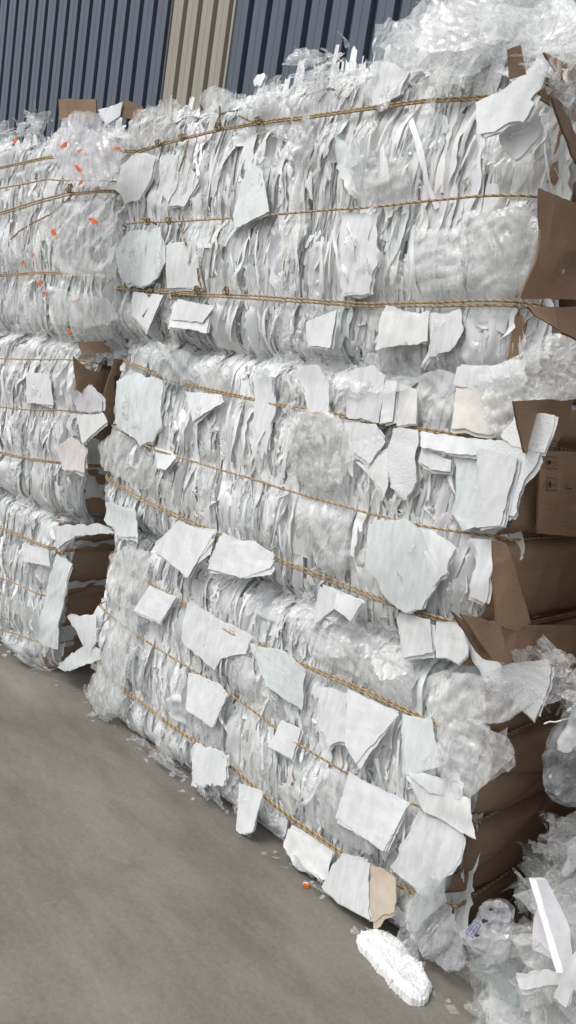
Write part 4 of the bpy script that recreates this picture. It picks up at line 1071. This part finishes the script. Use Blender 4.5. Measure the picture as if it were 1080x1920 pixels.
heap('film_tuft', 'small tuft of clear film poking up at the far left of the left stack', 'film tuft', [(14, 262), (50, 250), (75, 240)], LEFT, 52, per=2, R=(0.02, 0.035), drange=(-0.05, 0.02), rib=3, jit=10)
def film_bag(name, label, cat, pts, d, col=G_, mat=M_FILM, crump=0.016, F=NEAR, curl=0.0, freq=1.8, seed=3, g=0.013, thick=0.05):
    rng = np.random.default_rng(seed)
    P = list(rounded(F.poly(pts, d))); V, T = tri_poly(P, min(g, 0.009), 0.001, rng, torn=0.006); a, z = V[:, 0], V[:, 1]
    c = V.mean(0); Bd = np.array(P)
    dist = np.min(np.linalg.norm(V[:, None] - Bd[None], axis=2), 1); dist = np.clip(dist / 0.06, 0, 1)
    q = MB()
    for sg in (1, -1):
        cr = crump * (1.0 * vn(a * 9 * freq, z * 9 * freq, seed + sg, 3) + 0.7 * wrinkle(a * 9, z * 9, np.random.default_rng(seed), 1.2) + 0.6 * wrinkle(a * 9, z * 9, np.random.default_rng(seed + 3), 0.5) + 1.4 * folds((a - c[0]) / 0.12, (z - c[1]) / 0.12, np.random.default_rng(seed + 1), 4))
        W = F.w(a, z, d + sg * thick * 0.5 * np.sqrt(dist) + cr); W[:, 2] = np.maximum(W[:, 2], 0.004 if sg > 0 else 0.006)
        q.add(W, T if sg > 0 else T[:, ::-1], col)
    w0 = F.w(c[0], z.min(), d)
    q.v = [v + rng.normal(0, 0.0004, v.shape) * np.array([1, 1, 0]) for v in q.v]
    q.v = [np.maximum(v, [-1e9, -1e9, 0.003]) for v in q.v]
    o = q.build(name, mat, None, loc=w0, smooth=False)
    tag(o, label, cat)
    return o
film_bag('film_bag', 'cloudy white film bag squeezed out between cardboard ends at the right edge', 'plastic bag', [(880, 720), (930, 690), (975, 668), (1000, 650), (1035, 628), (1070, 632), (1100, 655), (1110, 745), (1040, 750), (960, 750), (900, 740)], 0.02, col=G_, thick=0.10, crump=0.012, freq=1.2)
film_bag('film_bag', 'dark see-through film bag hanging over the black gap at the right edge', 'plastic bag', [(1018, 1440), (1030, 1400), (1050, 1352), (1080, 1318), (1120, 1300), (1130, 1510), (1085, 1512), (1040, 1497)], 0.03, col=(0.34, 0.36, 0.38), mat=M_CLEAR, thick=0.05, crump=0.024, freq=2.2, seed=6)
bag = film_bag('film_bag', 'crumpled clear bag with small torn holes and a printed blue label by the cardboard', 'plastic bag', [(866, 1756), (872, 1739), (888, 1723), (902, 1700), (910, 1689), (935, 1682), (956, 1687), (958, 1712), (960, 1776), (947, 1802), (924, 1796), (913, 1814), (905, 1795), (883, 1781), (876, 1764)], 0.08, col=(0.72, 0.72, 0.76), thick=0.07, crump=0.009, seed=9)
M_BLUE = plain_mat('blue_label_ink', (0.10, 0.12, 0.30), 0.5)
q = MB()
def strokes(q, F, off, sts, w):
    for st in sts:
        P = F.poly(st, off)
        for a, b in zip(P[:-1], P[1:]):
            a, b = np.array(a), np.array(b); t = b - a; n = np.array([-t[1], t[0]]) / (np.linalg.norm(t) + 1e-9) * w / 2
            q.add(F.w(*np.array([a - n, a + n, b + n, b - n]).T, off), [[0, 1, 2, 3]])
strokes(q, NEAR, 0.128, [[(873, 1749), (888, 1727), (902, 1735), (886, 1758), (873, 1749)], [(878, 1750), (890, 1732)], [(883, 1753), (895, 1736)], [(881, 1741), (892, 1748)]], 0.0022)
q.build('printed_label', M_BLUE, bag, smooth=False)
q = MB()
for (x, y, r) in ((921, 1705, 4), (909, 1727, 5.5), (895, 1754, 4)):
    tt = np.linspace(0, 2 * math.pi, 10)[:-1]
    P = NEAR.poly([(x + r * math.cos(t) * 1.2, y + r * math.sin(t) * (0.7 + 0.3 * math.cos(3 * t))) for t in tt], 0.126)
    A = np.array(P); q.add(NEAR.w(A[:, 0], A[:, 1], 0.126), [[0, i, i + 1] for i in range(1, 8)])
q.build('torn_hole', M_INK, bag, smooth=False)

heap('film_heap', 'loose pile of crumpled film spilling over the floor in the lower right corner', 'film heap',
     [(1065, 1890), (1030, 1905), (1000, 1880), (1080, 1840), (1040, 1850), (1010, 1835), (1085, 1780), (1085, 1700), (1060, 1790), (985, 1850), (1100, 1900), (1100, 1820), (975, 1905), (1060, 1930), (1100, 1740)], NEAR, 60, per=2, rib=1, R=(0.05, 0.11), amp=(0.018, 0.034), drange=(-0.22, 0.0), tone=0.88, jit=14)
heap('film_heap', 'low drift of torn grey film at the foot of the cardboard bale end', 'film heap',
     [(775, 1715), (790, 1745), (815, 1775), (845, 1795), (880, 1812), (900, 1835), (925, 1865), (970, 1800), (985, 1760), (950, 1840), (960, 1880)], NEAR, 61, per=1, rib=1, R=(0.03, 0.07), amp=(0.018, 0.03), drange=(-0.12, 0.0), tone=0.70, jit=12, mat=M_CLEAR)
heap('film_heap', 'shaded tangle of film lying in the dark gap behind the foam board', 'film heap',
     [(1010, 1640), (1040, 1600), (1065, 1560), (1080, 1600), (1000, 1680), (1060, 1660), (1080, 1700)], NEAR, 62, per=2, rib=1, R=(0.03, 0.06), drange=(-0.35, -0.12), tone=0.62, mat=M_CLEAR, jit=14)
heap('film_heap', 'matted strip of film squeezed between middle and bottom bales under the cardboard flap', 'film heap',
     [(965, 1262), (1000, 1262), (1040, 1266), (1075, 1280), (940, 1262), (1070, 1300)], NEAR, 63, per=2, rib=1, R=(0.02, 0.045), drange=(-0.15, -0.04), tone=0.8, jit=10)

# white-edged foam board leaning in the heap
def board():
    top_ = NEAR.at(992, 1646, 0.14); bot_ = NEAR.at(1043, 1822, 0.20)
    A = NEAR.w(top_[0], top_[1], 0.14); B = NEAR.w(bot_[0], bot_[1], 0.20)
    T = (B - A); th = np.array([0.016, 0.004, 0.003]); bk = np.array([0.02, 0.07, -0.015])
    q = MB(); n = 14
    ring = [np.zeros(3), th, th + bk, bk]
    t = np.linspace(0, 1, n)
    P = np.array([[A + T * a + r * (1 if i < 2 else (1 - 0.35 * abs(1 - 2 * a))) + 0.0025 * np.array([vn(a * 9, i, 0.5, 3), vn(a * 7, i, 1.5, 4), 0]) for i, r in enumerate(ring)] for a in t])
    q.grid(P, (0.76, 0.765, 0.79), closed=True)
    q.add(P[0], [[0, 1, 2, 3]], (0.86, 0.865, 0.88)); q.add(P[-1], [[3, 2, 1, 0]], (0.86, 0.865, 0.88))
    o = q.build('foam_board', M_PAPER, None, smooth=False, loc=B)
    tag(o, 'long white foam board leaning with its bright narrow edge forward, lower right', 'foam board')
board()

def loose(name, label, cat, pts, d, **k):
    k.setdefault('seed', int(pts[0][0] * 3 + pts[0][1]) % 9973)
    o = sheet(None, pts, off=d, F=NEAR, parent=None, name=name, lift=0.0, hinge='none', **k)
    return tag(o, label, cat)
loose('film_sheet', 'grey clear sheet behind and to the right of the leaning foam board', 'plastic sheet', [(1003, 1650), (1030, 1680), (1085, 1765), (1070, 1830), (1047, 1812)], 0.10, mat=M_FILM, col=GG, crump=0.006)
loose('film_sheet', 'pale lilac corner of sheet under the left side of the leaning foam board', 'plastic sheet', [(1000, 1722), (1008, 1700), (1044, 1800), (1030, 1792), (998, 1782)], 0.12, col=(0.78, 0.76, 0.80), crump=0.002)
loose('film_sheet', 'folded white packet lying flat below the leaning foam board', 'plastic sheet', [(966, 1832), (1000, 1822), (1062, 1824), (1058, 1846), (1010, 1850), (972, 1850)], 0.16, col=W_, crump=0.004, layers=3)
loose('film_sheet', 'smooth grey-green clear pane under the bag with the printed label', 'plastic sheet', [(868, 1800), (905, 1796), (960, 1800), (975, 1840), (962, 1885), (930, 1862), (900, 1838)], 0.04, mat=M_FILM, col=(0.52, 0.58, 0.56), crump=0.004)
loose('film_sheet', 'large limp grey film folded on the floor under the bale corner', 'plastic sheet', [(765, 1688), (800, 1660), (845, 1690), (866, 1756), (884, 1800), (858, 1818), (812, 1796), (775, 1750)], 0.0, mat=M_FILM, col=(0.62, 0.63, 0.65), crump=0.018, freq=1.2)
loose('film_sheet', 'cloudy white film hanging at the right edge above the dark bag', 'plastic sheet', [(1040, 1400), (1062, 1345), (1085, 1318), (1125, 1300), (1125, 1410), (1085, 1402), (1060, 1412)], 0.09, mat=M_FILM, col=G_, crump=0.012)
loose('film_sheet', 'long white-rimmed film curling up at the right edge beside the foam board', 'plastic sheet', [(1052, 1640), (1060, 1600), (1085, 1560), (1120, 1540), (1120, 1640), (1080, 1620), (1064, 1650)], 0.09, mat=M_FILM, col=W_, crump=0.012)
loose('film_sheet', 'white torn sheet strip standing at the lower right edge', 'plastic sheet', [(1060, 1830), (1082, 1790), (1110, 1760), (1110, 1880), (1082, 1860), (1066, 1890), (1050, 1880)], 0.20, col=W_, crump=0.005)

# white tie strip poking out over the gap
q = MB()
A = np.array(NEAR.poly([(1024, 1356), (1034, 1351), (1040, 1354), (1060, 1348), (1090, 1342)], 0.05))
W = NEAR.w(A[:, 0], A[:, 1], [0.06, 0.055, 0.05, 0.04, 0.02])
rope_strand(q, W, r=0.003, strands=1, turn=0.5, ref=(0.1, 0.3, 1)); 
for c in q.c: c[:] = (0.85, 0.85, 0.86)
tag(q.build('tie_strip', M_PAPER, None, loc=W[-1]), 'thin white tie strip sticking out over the black gap at the right', 'tie strip')

# ------------------------------------------------------------------ right-hand stack (its lower left edge shows; upper bales unseen, added to shade the gap)
RIGHT = Frame((0, 1.84, 0), (1, 0, 0), (0, -1, 0))
RR = [[(1060, 1400), (1400, 1500)], [(1060, 1600), (1400, 1750)]]
def right_bale(z0, z1, a0, label, seed, rp):
    b = Bale(RIGHT, a0, 1.3, z0, z1, [], seed, 1.1)
    b.ropes = [np.array([(a0, z), (1.3, z)]) for z in rp]
    e = empty('waste_bale', tuple(RIGHT.w((a0 + 1.3) / 2, z0, -0.55)), label, 'bale', G_BALES); b.e = e
    b.body(e); q = MB()
    b.leaves(q, 420, (0.02, 0.06), (0.15, 0.5), 1.0, 0.003, seed)
    for lo, hi in ((a0 - 0.03, a0 + 0.05),):
        b.leaves(q, 120, (0.02, 0.07), (0.06, 0.2), 1.0, 0.004, seed + 1, ar=(lo, hi), slant=0.3)
    o = q.build('sheet_edges', M_EDGE, e); o['kind'] = 'stuff'
    for k in range(len(rp)): add_rope(b, k, e)
    Fl_ = Frame(RIGHT.w(a0 + 0.004, 0, 0), -RIGHT.n, -RIGHT.u)
    u = np.linspace(0.08, 1.08, 50)[:, None]; v = np.linspace(z0 + 0.03, z1 - 0.02, 40)[None, :]
    t = (v - z0) / (z1 - z0)
    P = Fl_.w(u + 0 * v, v + 0 * u, 0.03 * np.sin(math.pi * t) ** 0.6 + 0.008 * vn(u * 5, v * 6, 0.5, seed))
    q = MB(); q.grid(P, (0.8, 0.8, 0.8)); q.build('cardboard_side', M_CARD, e)  # brown end added to cut white bounce light into the gap
    return b
rb = right_bale(0, 0.86, -0.54, 'bottom bale of the stack cut off by the right edge, behind the loose film', 71, (0.2, 0.45, 0.68))
rm = right_bale(0.87, 1.68, -0.55, 'unseen upper bale added to the right-hand stack to shade the gap', 72, (1.1, 1.3, 1.5))  # out of view, added to block light from the gap

rt = right_bale(1.70, 2.55, -0.53, 'unseen topmost bale added to the right-hand stack for more shade in the gap', 73, (1.9, 2.15, 2.4))  # out of view, added to deepen the shade in the gap
# row behind, added to keep light out of the far end of the gap
def rear_shade_bale(z0, z1, seed, label):
    Fz = Frame((0, 3.06, 0), (1, 0, 0), (0, -1, 0))
    b = Bale(Fz, -1.7, 0.3, z0, z1, [], seed, 1.0)
    e = empty('waste_bale', tuple(Fz.w(-0.7, z0, -0.5)), label, 'bale', G_BALES)
    b.e = e; b.body(e)
    u = np.linspace(-1.69, 0.29, 60)[:, None]; v = np.linspace(z0 + 0.01, z1 - 0.01, 30)[None, :]
    P = Fz.w(u + 0 * v, v + 0 * u, 0.012 + 0.02 * vn(u * 4, v * 5, 0.5, seed)); q = MB(); q.grid(P, (0.8, 0.8, 0.8)); q.build('cardboard_side', M_CARD, e)  # brown cover added so the gap end bounces less light
rear_shade_bale(0, 0.86, 81, 'added bale keeping light out of the far end of the gap')
rear_shade_bale(0.87, 1.7, 82, 'added upper bale shading the far end of the gap')

# ------------------------------------------------------------------ on the floor
def foam_chunk():
    pts = [(672, 1748), (690, 1740), (715, 1742), (735, 1748), (755, 1765), (775, 1790), (795, 1812), (811, 1840), (807, 1862), (792, 1871), (770, 1867), (740, 1840), (705, 1800), (675, 1765)]
    P = np.array([ground_at(x, y, 0.028)[:2] for x, y in pts])
    rng = np.random.default_rng(4)
    V, T = tri_poly(P, 0.0055, 0.0022, rng, torn=0.004)
    Bd = []
    for i in range(len(P)):
        for t in np.linspace(0, 1, 12, endpoint=False): Bd.append(P[i] + (P[(i + 1) % len(P)] - P[i]) * t)
    Bd = np.array(Bd)
    ds = np.min(np.linalg.norm(V[:, None] - Bd[None], axis=2), 1)
    h = 0.010 + 0.024 * np.clip(ds / 0.012, 0, 1) ** 0.45
    x, y = V[:, 0], V[:, 1]
    h = h + (0.003 * vn(x * 60, y * 60, 0.5, 3) + 0.0042 * vn(x * 150, y * 150, 0.5, 4) + 0.006 * vn(x * 22, y * 22, 0.5, 5)) * np.clip(ds / 0.006, 0.2, 1)
    W = np.concatenate([V, np.maximum(h, 0.003)[:, None]], 1)
    W2 = W.copy(); W2[:, 2] = 0.0005; n_ = len(W)
    q = MB(); q.add(np.concatenate([W, W2]), np.concatenate([T, T[:, ::-1] + n_]))
    E = set()
    for t in T:
        for i in range(3):
            a, b = t[i], t[(i + 1) % 3]
            E.discard((b, a)) if (b, a) in E else E.add((a, b))
    q.add(np.concatenate([W, W2]), np.array([[a, a + n_, b + n_, b] for a, b in E]))
    o = q.build('foam_chunk', M_FOAM, None, smooth=False, loc=(P[:, 0].mean(), P[:, 1].mean(), 0))
    tag(o, 'oblong broken chunk of crumbly white foam lying alone on the concrete floor', 'foam chunk')
foam_chunk()
def scrap():
    c = ground_at(573, 1664)
    e = empty('orange_scrap', tuple(c), 'tiny orange and white plastic scrap on the floor at the foot of the bales', 'plastic scrap')
    u = np.array([0.8, 0.6, 0]); v = np.array([-0.6, 0.8, 0])
    def bx_(name, mat, l, w, h, off):
        q = MB()
        P = np.array([[sx * l / 2, sy * w / 2, z] for z in (0.002, h) for sx, sy in ((-1, -1), (1, -1), (1, 1), (-1, 1))])
        P[4:, :2] *= 0.85
        Wd = c + off + P[:, :1] * u + P[:, 1:2] * v + np.array([0, 0, 1]) * P[:, 2:3]
        q.add(Wd, [[0, 1, 5, 4], [1, 2, 6, 5], [2, 3, 7, 6], [3, 0, 4, 7], [4, 5, 6, 7]])
        q.build(name, mat, e, smooth=False)
    bx_('orange_piece', M_ORANGE, 0.022, 0.012, 0.012, np.zeros(3)); bx_('white_piece', M_FOAM, 0.018, 0.008, 0.008, v * 0.012 - u * 0.002)
scrap()
# crumbs and shreds along the foot of the stacks
q = MB(); rng = np.random.default_rng(33)
for i in range(90):
    t = rng.random()
    x = -4.6 + t * 4.2
    y = (1.85 if x > -3.05 else 1.84 + (x + 3.17) * math.tan(TL)) - abs(rng.normal(0, 0.03)) + 0.02 - (0.1 if x > -0.95 else 0) * rng.random()
    r = rng.uniform(0.003, 0.014) * (1 if rng.random() < 0.8 else 1.8)
    patch(q, (x, y, r * 0.3), r, 9000 + i, amp=r * 0.35, n=5, nrm=np.array([rng.normal(0, 0.4), rng.normal(0, 0.4), 1.0]), floor=0.002)
tag(q.build('litter', M_FILM, None, loc=(-2, 1.8, 0)), kind='stuff')
